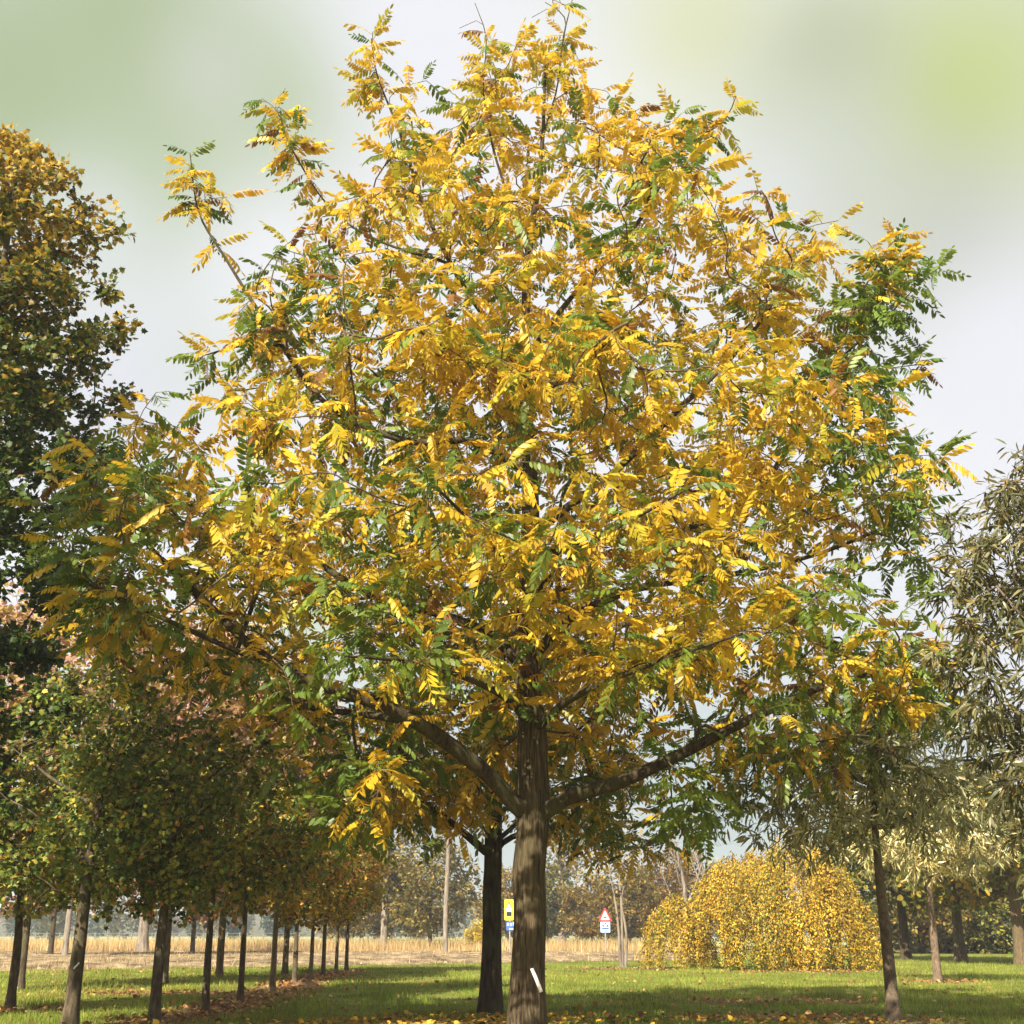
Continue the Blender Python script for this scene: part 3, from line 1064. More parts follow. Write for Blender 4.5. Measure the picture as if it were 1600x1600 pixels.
strip('field', 140, 900, -700, 700, .012, M_FIELD, 4.0, 5)
# mulched strip under the row of young trees on the left, and bare patches on the lawn
ROW = [(108, 1606), (240, 1603), (320, 1583), (375, 1567), (425, 1552), (460, 1537), (485, 1531), (505, 1526), (525, 1521), (541, 1518)]
ROWG = [G(*p) for p in ROW]


def band(name, pts, w, z, mat, seed):
    g = np.random.default_rng(seed)
    p = resample(np.array([[a[0], a[1], 0] for a in pts]), 1.0)
    d = nrm(np.gradient(p, axis=0))
    nn = np.stack([d[:, 1], -d[:, 0]], 1)
    a = w * (1 + .3 * g.normal(0, 1, len(p)).clip(-1.5, 1.5) * .6)
    b = w * (1 + .3 * g.normal(0, 1, len(p)).clip(-1.5, 1.5) * .6)
    l = p[:, :2] + nn * a[:, None]
    r = p[:, :2] - nn * b[:, None]
    return sheet(name, [tuple(x) for x in l] + [tuple(x) for x in r[::-1]], z, mat)


band('mulch_strip', ROWG[1:] + [ROWG[-1] + np.array([1.0, 2.5, 0])], .8, .006, M_MULCH, 4)
wob_ellipse('bare_soil', G(1240, 1592), 2.2, .8, -.1, .005, M_MULCH, 21)
wob_ellipse('bare_soil', G(1215, 1566), 1.9, .8, .1, .005, M_MULCH, 22)
wob_ellipse('bare_soil', G(1392, 1598), 1.3, .55, .0, .007, M_MULCH, 23)
wob_ellipse('bare_soil', G(1470, 1535), 2.4, .9, .0, .005, M_MULCH, 24)
wob_ellipse('bare_soil', G(985, 1514), 2.2, 1.3, .0, .005, M_MULCH, 25)
wob_ellipse('bare_soil', G(1300, 1519), 3.6, 1.2, .0, .005, M_MULCH, 26)
wob_ellipse('bare_soil', G(15, 1580), 1.4, .8, .0, .005, M_MULCH, 27)
wob_ellipse('bare_soil', G(230, 1553), 2.6, .9, .15, .005, M_MULCH, 28)

# distant hill
g = np.random.default_rng(5)
xs = np.linspace(-900, 900, 90)
ys = np.linspace(520, 1100, 14)
hv = []
for j, y in enumerate(ys):
    e = math.sin(math.pi * min(1, j / 9) / 2)
    for x in xs:
        h = 15 + 9 * math.exp(-((x + 5) / 70) ** 2) + 4 * math.sin(x * .011 + 1) + 3 * math.sin(x * .031) + 1.2 * math.sin(x * .11 + j)
        hv.append((x, y, h * e - .5))
nx = len(xs)
hf = np.array([[j * nx + i, j * nx + i + 1, (j + 1) * nx + i + 1, (j + 1) * nx + i] for j in range(len(ys) - 1) for i in range(nx - 1)])
M_HILL = ramp_ground('wooded_hill', [(.3, (.035, .045, .025)), (.5, (.09, .085, .04)), (.7, (.16, .12, .06))], .09, 9, bump=1, bscale=.2, dist=3)
ho = obj('hill', mesh_np('hill', np.array(hv), [hf], smooth=True), M_HILL)
ho['kind'] = 'structure'

# ================================================================== the trees
main, MB, mq = main_tree()
second_tree()

# --- big maple-like tree at the left edge, its trunk outside the picture
def maple_col(T, col, g):
    z = (T[:, 2] - 8.2) / 7.0
    w = np.clip(z + g.normal(0, .30, len(T)) - .18, 0, 1)[:, None]
    w = w * w * (3 - 2 * w)
    hi = np.array([.56, .34, .036]) * (1 + g.normal(0, .2, (len(T), 1)))
    return col * (1 - w) + hi * w
mb = P(-165, 1600, 19.5); mb[2] = 0
mapl = round_tree('maple_tree', 'tall maple with orange-gold top and dark green lower leaves at the left edge', 31, 14.9, 3.0, 2.15, .2, LOBED, .115, 120, 370, .20,
           [(.05, .09, .017), (.085, .13, .022), (.17, .18, .028), (.28, .18, .03)], [6, 5, 1.5, .6], M_YBARK, mb, parts=300, colfn=maple_col, dmin=.52, limbs_n=12)

copy_tree(mapl, (-8.4, 9.2, 0), 2.0, 'unseen maple added just outside the left edge to shade the big crown', None, .93, (.9, .9, .9), None, skip=('leaf',))  # unseen tree, added so its shade falls on the crown's left side

# --- young trees of the left row
GRNP = [(.09, .145, .03), (.19, .25, .045), (.36, .34, .055), (.54, .40, .065), (.54, .25, .08)]
rowg = 'young trees in the left row'
ordn = ['first', 'second', 'third', 'fourth', 'fifth', 'sixth', 'seventh', 'eighth', 'ninth', 'farthest']
protos = []
for i in range(3):
    b = ROWG[i]
    lab = ['young green tree at the front of the left row with small white tag on trunk',
           'young tree with slim mottled trunk, second from the front in the left row',
           'young tree with slim dark trunk, third from the front in the left row'][i]
    protos.append(round_tree('young_tree', lab, 50 + i, [4.9, 4.4, 4.1][i], [1.75, 1.8, 1.9][i], [1.7, 1.55, 1.45][i], [.105, .082, .066][i], LOBED if i < 2 else LOBEDL,
                             .083, 33, 250, .16, GRNP, [[4, 5, 3, 1.2, .5], [3, 5, 3.5, 2.0, .8], [2, 4, 3.5, 3, 1.2]][i], M_YBARK, b,
                             parts=[120, 120, 0][i], lean=[(.02, 0), (.01, 0), (0, 0)][i], group=rowg, droop=.25))
tl = protos[2]
lowtint = [(1.0, .95, .9), (1.25, .95, .8), (1.1, .9, .8), (1.2, .85, .8), (1.35, .95, .8), (1.1, 1.0, .8), (1.3, .9, .8)]
gg = np.random.default_rng(9)
for i in range(3, 10):
    w = 'young tree with slim trunk, %s from the front in the left row' % ordn[i] if i < 9 else 'young tree with slim trunk at the far end of the left row'
    copy_tree(tl, ROWG[i], gg.uniform(0, 6.28), w, rowg, (gg.uniform(.85, 1.05),) * 2 + (gg.uniform(.88, 1.10),), lowtint[i - 3], (1.0, 1.0, 1.0) if i % 2 else (1.5, 1.45, 1.3))

# --- second row further left, taller, reddish tops
REDP = [(.075, .105, .025), (.18, .16, .035), (.40, .27, .05), (.46, .20, .09), (.55, .30, .20), (.50, .17, .11)]
def red_col(T, col, g):
    w = np.clip((T[:, 2] - 4.0) / 2.5 + g.normal(0, .3, len(T)), 0, 1)[:, None]
    hi = np.array([.58, .34, .24]) * (1 + g.normal(0, .25, (len(T), 1)))
    hi2 = np.array([.50, .36, .10])
    u = (g.random(len(T)) < .5)[:, None]
    return col * (1 - w) + np.where(u, hi2, hi) * w
b = G(30, 1546)
red = round_tree('red_topped_tree', 'taller tree with pinkish autumn top in the far left row at the picture edge', 71, 9.8, 2.0, 2.6, .10, LOBEDL, .14, 34, 330, .24,
                 REDP, [3, 3, 3, 1.5, 2, .6], M_YBARK, b, group='red-topped trees behind the left row', colfn=red_col)
copy_tree(red, G(256, 1539), 1.9, 'pinkish autumn tree whose trunk shows just beside the second row tree', 'red-topped trees behind the left row', .98, (.95, .9, .95), (1, 1, 1))
copy_tree(red, G(342, 1528), 4.2, 'pinkish autumn tree whose pale trunk shows between two dark row trunks', 'red-topped trees behind the left row', 1.08, (1, .95, .8), (1.5, 1.45, 1.2))
copy_tree(red, G(445, 1524), 3.1, 'rosy-topped tree low behind the middle of the left row', 'red-topped trees behind the left row', .92, (.95, .85, .95), (1.2, 1.2, 1.1))
copy_tree(protos[1], G(15, 1578), 2.2, 'young dark-trunked tree nearest the left edge of the picture', rowg, 1.0, (1.15, 1.0, .9), (.8, .8, .8))
b = G(300, 1494)
org = round_tree('orange_tree', 'small orange-leaved tree seen low between two left row trunks', 73, 6.2, 2.3, 3.2, .14, LOBEDL, .26, 26, 150, .4,
                 [(.50, .20, .03), (.55, .28, .04), (.30, .18, .04), (.18, .15, .03)], [4, 3, 2, 1], M_YBARK, b)
copy_tree(org, G(78, 1497), 2.0, 'olive-brown tree with thin dark trunk in the meadow at far left', None, 1.05, (.5, .7, .9), (.7, .7, .7))

# --- narrow-leaved trees on the right
LAN = [(.48, .46, .24), (.58, .54, .31), (.34, .36, .17), (.64, .61, .42), (.54, .40, .14), (.22, .25, .10)]
b = G(1398, 1602)
ch = round_tree('narrow_leaved_tree', 'small tree with smooth brown trunk and long narrow olive leaves, front right', 91, 4.75, 2.5, 1.95, .095, LANCE, .20, 32, 240, .15,
                LAN, [4, 3, 3, 2, 1, 2], M_CHESTBARK, b, shape='umbrella', parts=300, mat=M_LANCE, droop=.3, upj=.8, lean=(-.012, 0), limbs_n=8, wig=.02)
pb = P(1790, 1600, 13.6); pb[2] = 0
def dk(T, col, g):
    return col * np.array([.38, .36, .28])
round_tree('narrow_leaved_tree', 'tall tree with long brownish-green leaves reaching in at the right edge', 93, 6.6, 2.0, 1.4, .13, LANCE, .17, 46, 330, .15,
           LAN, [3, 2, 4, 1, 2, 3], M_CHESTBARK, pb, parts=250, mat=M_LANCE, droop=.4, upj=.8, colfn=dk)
copy_tree(ch, G(1466, 1535), 1.4, 'pale olive narrow-leaved tree second in the right-hand line', None, 1.14, (1.25, 1.12, .9), (1.25, 1.2, 1.15))
b = G(1502, 1503)
gy = round_tree('yellow_green_tree', 'yellow-green tree with pale trunk in front of the dark shrubs, right', 95, 7.8, 3.0, 3.6, .26, LOBEDL, .25, 36, 260, .36,
                [(.10, .14, .025), (.20, .22, .035), (.34, .28, .04), (.42, .28, .04)], [3, 4, 3, 2], M_YBARK, b, group='trees at the back right')
copy_tree(gy, G(1416, 1500), 2.0, 'yellow-green tree whose dark trunk stands just right of the front right tree', 'trees at the back right', .95, (.8, .85, .9), (.7, .65, .6))
copy_tree(gy, G(1597, 1508), 4.0, 'golden-green tree with pale trunk at the right edge of the picture', 'trees at the back right', 1.0, (1.15, 1.0, .9), (1.3, 1.2, 1.1))
copy_tree(gy, P(1545, 1480, 105) * np.array([1, 1, 0]), 1.0, 'taller pale green tree rising behind the right-hand trees', 'trees at the back right', 1.6, (1.3, 1.15, 1.4), (1, 1, 1))

# --- dark shrubs behind the right-hand trees
b = P(1420, 1480, 84) * np.array([1, 1, 0])
shr = round_tree('shrub', 'dark olive shrub right behind the yellow weeping bush', 97, 4.6, .1, 3.0, .1, OVAL, .3, 34, 190, .34,
                 [(.08, .09, .02), (.17, .15, .03), (.34, .21, .04), (.42, .29, .05)], [3, 3, 2, 1.5], M_BARK2, b, group='shrubs at the back right')
for k, (px, s, c, lb) in enumerate([(1475, 1.0, (1, .9, .8), 'bronze-brown shrub between the two pale trunks at right'), (1530, .9, (1.3, .9, .7), 'rusty shrub right of the yellow-green tree trunk'),
                                    (1575, 1.05, (.8, 1, .9), 'dark green shrub beside the right-edge pale trunk'), (1630, 1.0, (1.3, 1.0, .8), 'ochre shrub cut off by the right edge')]):
    copy_tree(shr, P(px, 1480, 84 + 2 * (k % 2)) * np.array([1, 1, 0]), k * 1.7, lb, 'shrubs at the back right', s, c, None)

# --- weeping yellow bush
def weeping_bush():
    g = np.random.default_rng(41)
    base = G(1215, 1517)
    Y0 = base[1] + 2.0
    t = thing('weeping_bush', 'broad golden weeping bush hanging to the ground on the right', 'bush', base)
    # domes: centre px, half width px, top py, depth offset, depth radius
    def q(px, py, dy=0):
        return P(px, py, Y0 + dy) - base
    mpp = q(1300, 1517)[0] - q(1200, 1517)[0]
    mpp /= 100.0
    domes = [(1250, 112, 1308, 0, 2.7), (1160, 82, 1335, .3, 2.3), (1305, 62, 1366, .2, 1.8), (1062, 50, 1392, .3, 1.4)]
    strands, cols, Ts, Fs = [], [], [], []
    for (px, hw, ty, dy, dr_) in domes:
        c = q(px, 1517, dy)
        top = q(px, ty, dy)[2]
        rx = hw * mpp
        for k in range(int(430 * rx * dr_ / 8)):
            a = g.uniform(0, 6.283)
            rr = math.sqrt(g.uniform(.02, 1)) * g.uniform(.9, 1.06)
            nz_ = math.sin(a * 4 + px) * math.sin(rr * 9 + a * 2) + .6 * math.sin(a * 9 + rr * 5 + px * .3)
            if nz_ < -.6 and g.random() < .6:
                continue
            rr *= 1 + .07 * nz_
            # strand: springs over the dome top and hangs down
            bump = 1 + .10 * math.sin(a * 5 + px) + .08 * math.sin(a * 11)
            x0, y0 = c[0] + rx * rr * math.cos(a) * bump * .93, c[1] + dr_ * rr * math.sin(a) * bump * .93
            z0 = top * math.sqrt(max(.03, 1 - (rr * .97) ** 2 * .93)) * g.uniform(.90, 1.02) * (1 + .06 * nz_)
            ln = g.uniform(.7, 1.6) if rr < .75 else g.uniform(.8, 2.4)
            zb = max(g.uniform(.0, .18), z0 - ln * (1.5 if rr > .85 else 1.0))
            n = max(3, int((z0 - zb) / .18) + 1)
            zs = np.linspace(z0, zb, n)
            out = np.array([math.cos(a) * rx, math.sin(a) * dr_])
            out = out / np.linalg.norm(out)
            s = np.linspace(0, 1, n)
            bulge = .22 * np.sin(s * 3.1) + .22 * s
            pts = np.stack([x0 + out[0] * bulge + g.normal(0, .02, n), y0 + out[1] * bulge + g.normal(0, .02, n), zs], 1)
            strands.append(tube(pts, np.linspace(.012, .004, n), 3))
            m = int((z0 - zb) * 80) + 12
            u = g.random(m)
            p = np.stack([np.interp(u, s, pts[:, j]) for j in range(3)], 1) + g.normal(0, .07, (m, 3))
            Ts.append(p)
            f = g.normal(0, .6, (m, 3)) + np.array([out[0] * .5, out[1] * .5, -.75])
            Fs.append(f)
            w = np.clip(1.15 * g.random(m) - .1 + .15 * math.sin(a * 3 + px * .1), 0, 1)
            base_c = np.where((w > .34)[:, None], np.array([.64, .40, .042]), np.where((w > .13)[:, None], np.array([.46, .38, .055]), np.array([.21, .23, .04])))
            cols.append(base_c * (1 + .12 * nz_ + g.normal(0, .2)) * (1 + g.normal(0, .14, (m, 1))))
    # short stem under the dome
    c = q(1235, 1517)
    trunk = tube(np.array([[c[0], c[1], -.05], [c[0] + .1, c[1], 1.2], [c[0] - .1, c[1], 2.4], [c[0], c[1], 3.4]]), [.16, .13, .1, .05], 8)
    obj('trunk', mesh_np('trunk', trunk[0], [trunk[1], trunk[2]], smooth=True), M_BARK2, t)
    v, f = join(strands)
    obj('branches', mesh_np('branches', v, f), M_TWIG, t, kind='stuff')
    T = np.vstack(Ts); F = np.vstack(Fs); C = np.clip(np.vstack(cols), .005, .9)
    n = len(T)
    R = frames(F, np.array([0, 0, 1.0]) + g.normal(0, .6, (n, 3)), g.normal(0, .6, n))
    v, f, cc = bake(OVAL, np.zeros(n, int), R, T, g.uniform(.06, .115, n), C)
    obj('crown', mesh_np('crown', v, f, cc), M_SMALL, t, kind='stuff')
    print('bush leaves', n)


weeping_bush()

# --- slender several-stemmed young tree in the middle lawn
b = G(972, 1512)
t = thing('multi_stem_tree', 'slender young tree with three pale stems on the lawn right of the big trunk', 'tree', b)
Y0 = b[1]
for pts in ([(970, 1514), (967, 1460), (963, 1420), (957, 1386), (950, 1340)], [(973, 1514), (972, 1450), (970, 1400), (968, 1370), (972, 1320)], [(977, 1514), (979, 1470), (976, 1440), (971, 1410), (978, 1370), (985, 1330)]):
    p = resample([P(x, y, Y0) - b for x, y in pts], .25)
    v, qd, tr_ = tube(p, np.linspace(.058, .022, len(p)), 8, .02, len(p))
    v[v[:, 2] < .1, 2] -= .1
    obj('trunk', mesh_np('trunk', v, [qd, tr_], smooth=True), M_PALEBARK, t)
g = np.random.default_rng(4)
T = np.vstack([P(x, y, Y0 + d) - b for x, y, d in zip(g.normal(965, 28, 500), g.normal(1335, 26, 500), g.normal(0, .6, 500))])
R = frames(g.normal(0, 1, (500, 3)) + np.array([0, 0, -.4]), np.array([0, 0, 1.0]) + g.normal(0, .5, (500, 3)), g.normal(0, .5, 500))
v, f, cc = bake(OVAL, np.zeros(500, int), R, T, g.uniform(.12, .2, 500), mixcols([(.40, .26, .04), (.2, .18, .03)], [2, 1], 500, g))
obj('crown', mesh_np('crown', v, f, cc), M_SMALL, t, kind='stuff')

# --- pale-trunked big trees along the meadow
def pale_tree(px, py, wpx, label, top, seed, crown=True, lean=0):
    b = G(px, py)
    r = wpx * b[1] / FPX / 2 / .97
    return round_tree('pale_trunk_tree', label, seed, top, top * .38, top * .17, r, OVAL, .42, 16, 120, .7,
                      [(.20, .19, .05), (.34, .26, .06), (.42, .28, .07)], [3, 3, 2], M_PALEBARK, b, group='pale-trunked trees along the meadow', lean=(lean, 0), limbs_n=9, wig=.1)
pale_tree(222, 1491, 16, 'thick pale trunk standing in dry grass at the far left, behind the row', 17, 101)
pale_tree(100, 1499, 9, 'thinner pale trunk in the meadow far left, near the picture edge', 13, 102)
pale_tree(599, 1485, 11, 'pale trunk with dark side at the end of the left row', 12, 103)
pale_tree(878, 1480, 13, 'pale grey trunk standing just right of the big central trunk', 15, 104)

b = G(696, 1492)
t = thing('utility_pole', 'thin pale wooden pole leaning slightly, in front of round olive tree', 'pole', b)
p = np.array([P(x, y, b[1]) - b for x, y in [(696, 1493), (696, 1440), (698, 1385), (700, 1335), (702, 1280)]])
v, qd, tr_ = tube(resample(p, .5), np.linspace(.15, .11, len(resample(p, .5))), 10, .01, 3)
v[v[:, 2] < .1, 2] -= .1
obj('shaft', mesh_np('shaft', v, [qd, tr_], smooth=True), M_PALEBARK, t)
v, qd, tr_ = tube(np.array([p[-1] + [-.9, 0, -.3], p[-1] + [0, .0, -.28], p[-1] + [.9, 0, -.3]]), [.06, .06, .06], 6)
obj('crossbar', mesh_np('crossbar', v, [qd, tr_]), M_PALEBARK, t)

# --- trees of the middle distance
b = P(672, 1474, 98) * np.array([1, 1, 0])
mid = round_tree('meadow_tree', 'round olive-yellow tree standing alone beyond the meadow, behind the pole', 111, 8.4, 1.5, 3.3, .16, OVAL, .34, 30, 240, .34,
                 [(.10, .10, .022), (.18, .155, .03), (.30, .215, .04), (.40, .27, .08)], [3, 4, 3, 1], M_YBARK, b, group='trees beyond the meadow')
for (px, Y, s, c, lb) in [
    (795, 120, .85, (1.25, 1.05, .8), 'yellowish tree behind the yellow sign'),
    (855, 112, .8, (.75, .85, .8), 'dark olive tree behind the pale grey trunk'),
    (925, 108, .72, (1.15, .95, .8), 'ochre tree left of the triangular sign'),
    (985, 104, .78, (1.0, .85, .7), 'bronze-olive tree behind the triangular sign'),
    (1010, 118, .8, (.5, .75, .8), 'dark green tree rising behind the bronze tree'),
    (1065, 110, 1.0, (1.2, .85, .7), 'russet tree behind the left end of the weeping bush'),
    (1160, 120, .95, (1.35, .75, .7), 'reddish tree peeping over the weeping bush'),
    (540, 118, .8, (1.0, .95, .9), 'greyish-olive tree beyond the end of the left row'),
    (600, 125, 1.0, (.9, .95, .9), 'olive tree to the left of the round meadow tree')]:
    copy_tree(mid, P(px, 1474, Y) * np.array([1, 1, 0]), px * .7, lb, 'trees beyond the meadow', s, c, None)

# low yellow bush in the meadow
b = P(752, 1474, 92) * np.array([1, 1, 0])
round_tree('yellow_bush', 'small bright yellow bush in the meadow left of the dark second trunk', 113, 2.1, .1, 1.0, .05, OVAL, .2, 26, 60, .2,
           [(.55, .42, .05), (.5, .34, .04)], [2, 1], M_YBARK, b, cat='bush')

# bare trees beyond the bush
def bare(px, py, Y, top, label, seed, stems):
    g = np.random.default_rng(seed)
    b = P(px, py, Y) * np.array([1, 1, 0])
    t = thing('bare_tree', label, 'tree', b, 'bare pale trees beyond the bush')
    H = P(px, top, Y)[2]
    limbs = [([np.array([0, 0, -.1]), np.array([g.normal(0, .15), 0, H * .35]), np.array([g.normal(0, .25), 0, H * .7]), np.array([g.normal(0, .3), 0, H])], [.17, .13, .08, .02], 0)]
    for k in range(stems):
        z = H * g.uniform(.2, .6); a = g.uniform(0, 6.28); ln = H * g.uniform(.25, .4)
        d = np.array([math.cos(a) * .45, math.sin(a) * .4, 1.0])
        limbs.append(([np.array([0, 0, z]), np.array([0, 0, z]) + d * ln * .5 + np.array([math.cos(a), math.sin(a), 0]) * .15, np.array([0, 0, z]) + d * ln], .06, .02))
    tips = np.stack([g.normal(0, 1.0, 60), g.normal(0, .8, 60), g.uniform(H * .4, H * 1.02, 60)], 1)
    pos, r, dr, chains, nl = grow(limbs, tips, step=.4, tip_r=.012, power=.4, up=.3)
    v, qd, tr_ = tube_chain(pos, r, chains[0], 8, .02, seed)
    obj('trunk', mesh_np('trunk', v, [qd, tr_], smooth=True), M_PALEBARK, t)
    v, f = join([tube_chain(pos, r, c, 4) for c in chains[1:]])
    obj('branches', mesh_np('branches', v, f, smooth=True), M_PALEBARK, t, kind='stuff')


bare(1067, 1474, 84, 1262, 'thin bare pale-barked tree left of its twin, above the weeping bush', 201, 4)
bare(1100, 1474, 86, 1235, 'bare forked pale-barked tree right of its thin neighbour, above the bush', 202, 7)

# far woodland: one mass
g = np.random.default_rng(61)
Ts, Cs, Ss = [], [], []
for k in range(150):
    x = g.uniform(-190, 190); Y = g.uniform(215, 330) if k % 3 else g.uniform(330, 420)
    h = g.uniform(5, 9.5) * (1.25 if Y > 330 else 1); r = h * g.uniform(.28, .45)
    m = 340
    d = nrm(g.normal(0, 1, (m, 3))) * g.random((m, 1)) ** .35
    Ts.append(np.array([x, Y, h * .52]) + d * np.array([r, r, h * .5]))
    c = np.array([[.06, .075, .03], [.12, .11, .04], [.20, .14, .05], [.045, .07, .04]])[g.integers(0, 4)]
    Cs.append(c * (1 + g.normal(0, .2, (m, 1))))
    Ss.append(g.uniform(.7, 1.5, m))
T = np.vstack(Ts); n = len(T)
R = frames(g.normal(0, 1, (n, 3)), g.normal(0, 1, (n, 3)), np.zeros(n))
v, f, cc = bake(OVAL, np.zeros(n, int), R, T, np.concatenate(Ss), np.clip(np.vstack(Cs), .01, 1))
wo_ = obj('far_woodland', mesh_np('far_woodland', v, f, cc), M_SMALL, kind='stuff')
tag(wo_, 'distant hazy belt of woodland along the horizon', 'woodland')

# ================================================================== fence beyond the meadow
M_POST = flat_mat('weathered_wood', (.16, .145, .12), .85, 0, 6, .25)
def box(cx, cy, cz, sx, sy, sz):
    v = np.array([[x, y, z] for x in (-.5, .5) for y in (-.5, .5) for z in (-.5, .5)]) * [sx, sy, sz] + [cx, cy, cz]
    f = np.array([[0, 1, 3, 2], [4, 6, 7, 5], [0, 4, 5, 1], [2, 3, 7, 6], [0, 2, 6, 4], [1, 5, 7, 3]])
    return v, f
fb = np.array([-62.0, 146.0, 0])
fence = thing('field_fence', 'long low post fence across the far field, left of the big trunk', 'fence', fb)
pv, pf = box(0, 0, .62, .13, .13, 1.3)
pm = mesh_np('post', pv, [pf]); pm.materials.append(M_POST)
for k in range(46):
    o = bpy.data.objects.new('post', pm); COL.objects.link(o); o.parent = fence
    o.location = (k * 1.3, 0, 0); o.rotation_euler = (0, .03 * math.sin(k * 3.3), 0)
for z in (.45, .85, 1.15):
    v, f = box(29.2, -.09, z, 59, .03, .05)
    obj('rail', mesh_np('rail', v, [f]), M_POST, fence)

# ================================================================== road signs
M_STEEL = flat_mat('galvanised_steel', (.42, .43, .44), .45, .6)
M_RED = flat_mat('red_paint', (.55, .045, .04), .4)
M_WHITE = flat_mat('white_paint', (.78, .78, .78), .4, 0, 8, .04)
M_YELLOW = flat_mat('yellow_paint', (.80, .68, .03), .4, 0, 8, .04)
M_BLUE = flat_mat('blue_paint', (.06, .13, .38), .4)
M_PALEBLUE = flat_mat('pale_blue_paint', (.48, .62, .80), .4, 0, 8, .05)
M_BLACK = flat_mat('black_paint', (.02, .02, .022), .4)


def plate(name, poly, y, th, mat, parent):
    """flat upright plate facing -y, outline in x,z"""
    n = len(poly)
    v = [(x, y - th / 2, z) for x, z in poly] + [(x, y + th / 2, z) for x, z in poly]
    me = bpy.data.meshes.new(name)
    fs = [list(range(n)), list(range(2 * n - 1, n - 1, -1))] + [[i, i + n, (i + 1) % n + n, (i + 1) % n] for i in range(n)]
    me.from_pydata(v, [], fs)
    me.update()
    return obj(name, me, mat, parent)


def rrect(cx, cz, w, h, r=.04, k=4):
    p = []
    for sx, sz, a0 in ((1, 1, 0), (-1, 1, 90), (-1, -1, 180), (1, -1, 270)):
        for i in range(k + 1):
            a = RAD(a0 + 90 * i / k)
            p.append((cx + sx * (w / 2 - r) + r * math.cos(a), cz + sz * (h / 2 - r) + r * math.sin(a)))
    return p


def rtri(cx, cz, w, h, r=.05):
    # rounded triangle pointing up, cz = bottom edge
    c = [(cx - w / 2 + r * 1.6, cz + r), (cx + w / 2 - r * 1.6, cz + r), (cx, cz + h - r * 1.9)]
    p = []
    for (x, z), a0 in zip(c, (150, 270, 30)):
        for i in range(5):
            a = RAD(a0 + 120 * i / 4)
            p.append((x + r * math.cos(a), z + r * math.sin(a)))
    return p


SY = 74.0
def spx(px, py):
    return P(px, py, SY)
# yellow board with warning triangle and black box, blue panel below
b = spx(796, 1480) * np.array([1, 1, 0])
t = thing('road_sign', 'tall yellow road sign with warning triangle above a blue panel, beside trunk', 'road sign', b, 'road signs')
def sx(px): return spx(px, 1430)[0] - b[0]
def sz(py): return spx(796, py)[2]
w = sx(802.5) - sx(788)
obj('post', mesh_np('post', *[(lambda q: (q[0], [q[1], q[2]]))(tube(np.array([[.02, .05, -.1], [.02, .05, 1.0], [.02, .05, sz(1408)]]), [.04, .04, .04], 8))][0]), M_STEEL, t)
cxm = (sx(788) + sx(802.5)) / 2
board = plate('board', rrect(cxm, (sz(1405) + sz(1438)) / 2, w, sz(1405) - sz(1438), .07), 0, .03, M_YELLOW, t)
tr1 = plate('triangle', rtri(cxm, sz(1417.5), w * .66, sz(1408) - sz(1417.5), .03), -.02, .01, M_RED, board)
plate('triangle_face', rtri(cxm, sz(1417), w * .40, (sz(1408) - sz(1417.5)) * .62, .02), -.03, .008, M_WHITE, board)
plate('white_panel', rrect(cxm, (sz(1419) + sz(1432)) / 2, w * .6, sz(1419) - sz(1432), .03), -.02, .01, M_WHITE, board)
plate('black_box', rrect(cxm, (sz(1424.5) + sz(1431.5)) / 2, w * .56, sz(1424.5) - sz(1431.5), .03), -.03, .01, M_BLACK, board)
bp_ = plate('blue_panel', rrect(cxm + .1, (sz(1440) + sz(1454)) / 2, w * .98, sz(1440) - sz(1454), .04), 0, .03, M_BLUE, t)
for dx, z0, ww, hh in ((-.13, 1444.5, .10, .17), (.03, 1444.5, .10, .17), (.2, 1443.5, .12, .2), (.1, 1451.5, .34, .07)):
    plate('mark', rrect(cxm + .1 + dx - .03, sz(z0), ww, hh, .03), -.02, .01, M_PALEBLUE, bp_)
# triangular warning sign with pale blue panel
b = spx(946.5, 1482) * np.array([1, 1, 0])
t = thing('road_sign', 'red-bordered triangular warning sign above a pale blue panel, right of the trunk', 'road sign', b, 'road signs')
def sx(px): return spx(px, 1440)[0] - b[0]
def sz(py): return spx(946, py)[2]
v, qd, tr_ = tube(np.array([[0, .05, -.1], [0, .05, 1.0], [0, .05, sz(1422)]]), [.035, .035, .035], 8)
obj('post', mesh_np('post', v, [qd, tr_]), M_STEEL, t)
tri = plate('triangle', rtri(0, sz(1440), sx(957.5) - sx(935.5), sz(1417) - sz(1440), .05), 0, .03, M_RED, t)
plate('triangle_face', rtri(0, sz(1437.5), (sx(957.5) - sx(935.5)) * .66, (sz(1417) - sz(1440)) * .66, .03), -.02, .01, M_WHITE, tri)
plate('symbol', [(-.10, sz(1434.5)), (.06, sz(1434.2)), (.10, sz(1429.5)), (.05, sz(1431.5)), (-.02, sz(1432.5)), (-.09, sz(1433))], -.03, .01, M_BLACK, tri)
pn = plate('panel', rrect(0, (sz(1440.5) + sz(1457)) / 2, sx(954) - sx(939), sz(1440.5) - sz(1457), .03), 0, .03, M_PALEBLUE, t)
plate('white_field', rrect(0, sz(1446), .46, .34, .04), -.02, .01, M_WHITE, pn)
for cx_, cz_, ww, hh in ((.02, 1443, .08, .10), (-.12, 1446.5, .1, .12), (.12, 1446.5, .1, .12), (0, 1450.5, .38, .07), (.05, 1454.5, .24, .04)):
    plate('mark', rrect(cx_, sz(cz_), ww, hh, .018), -.03, .01, M_BLUE, pn)

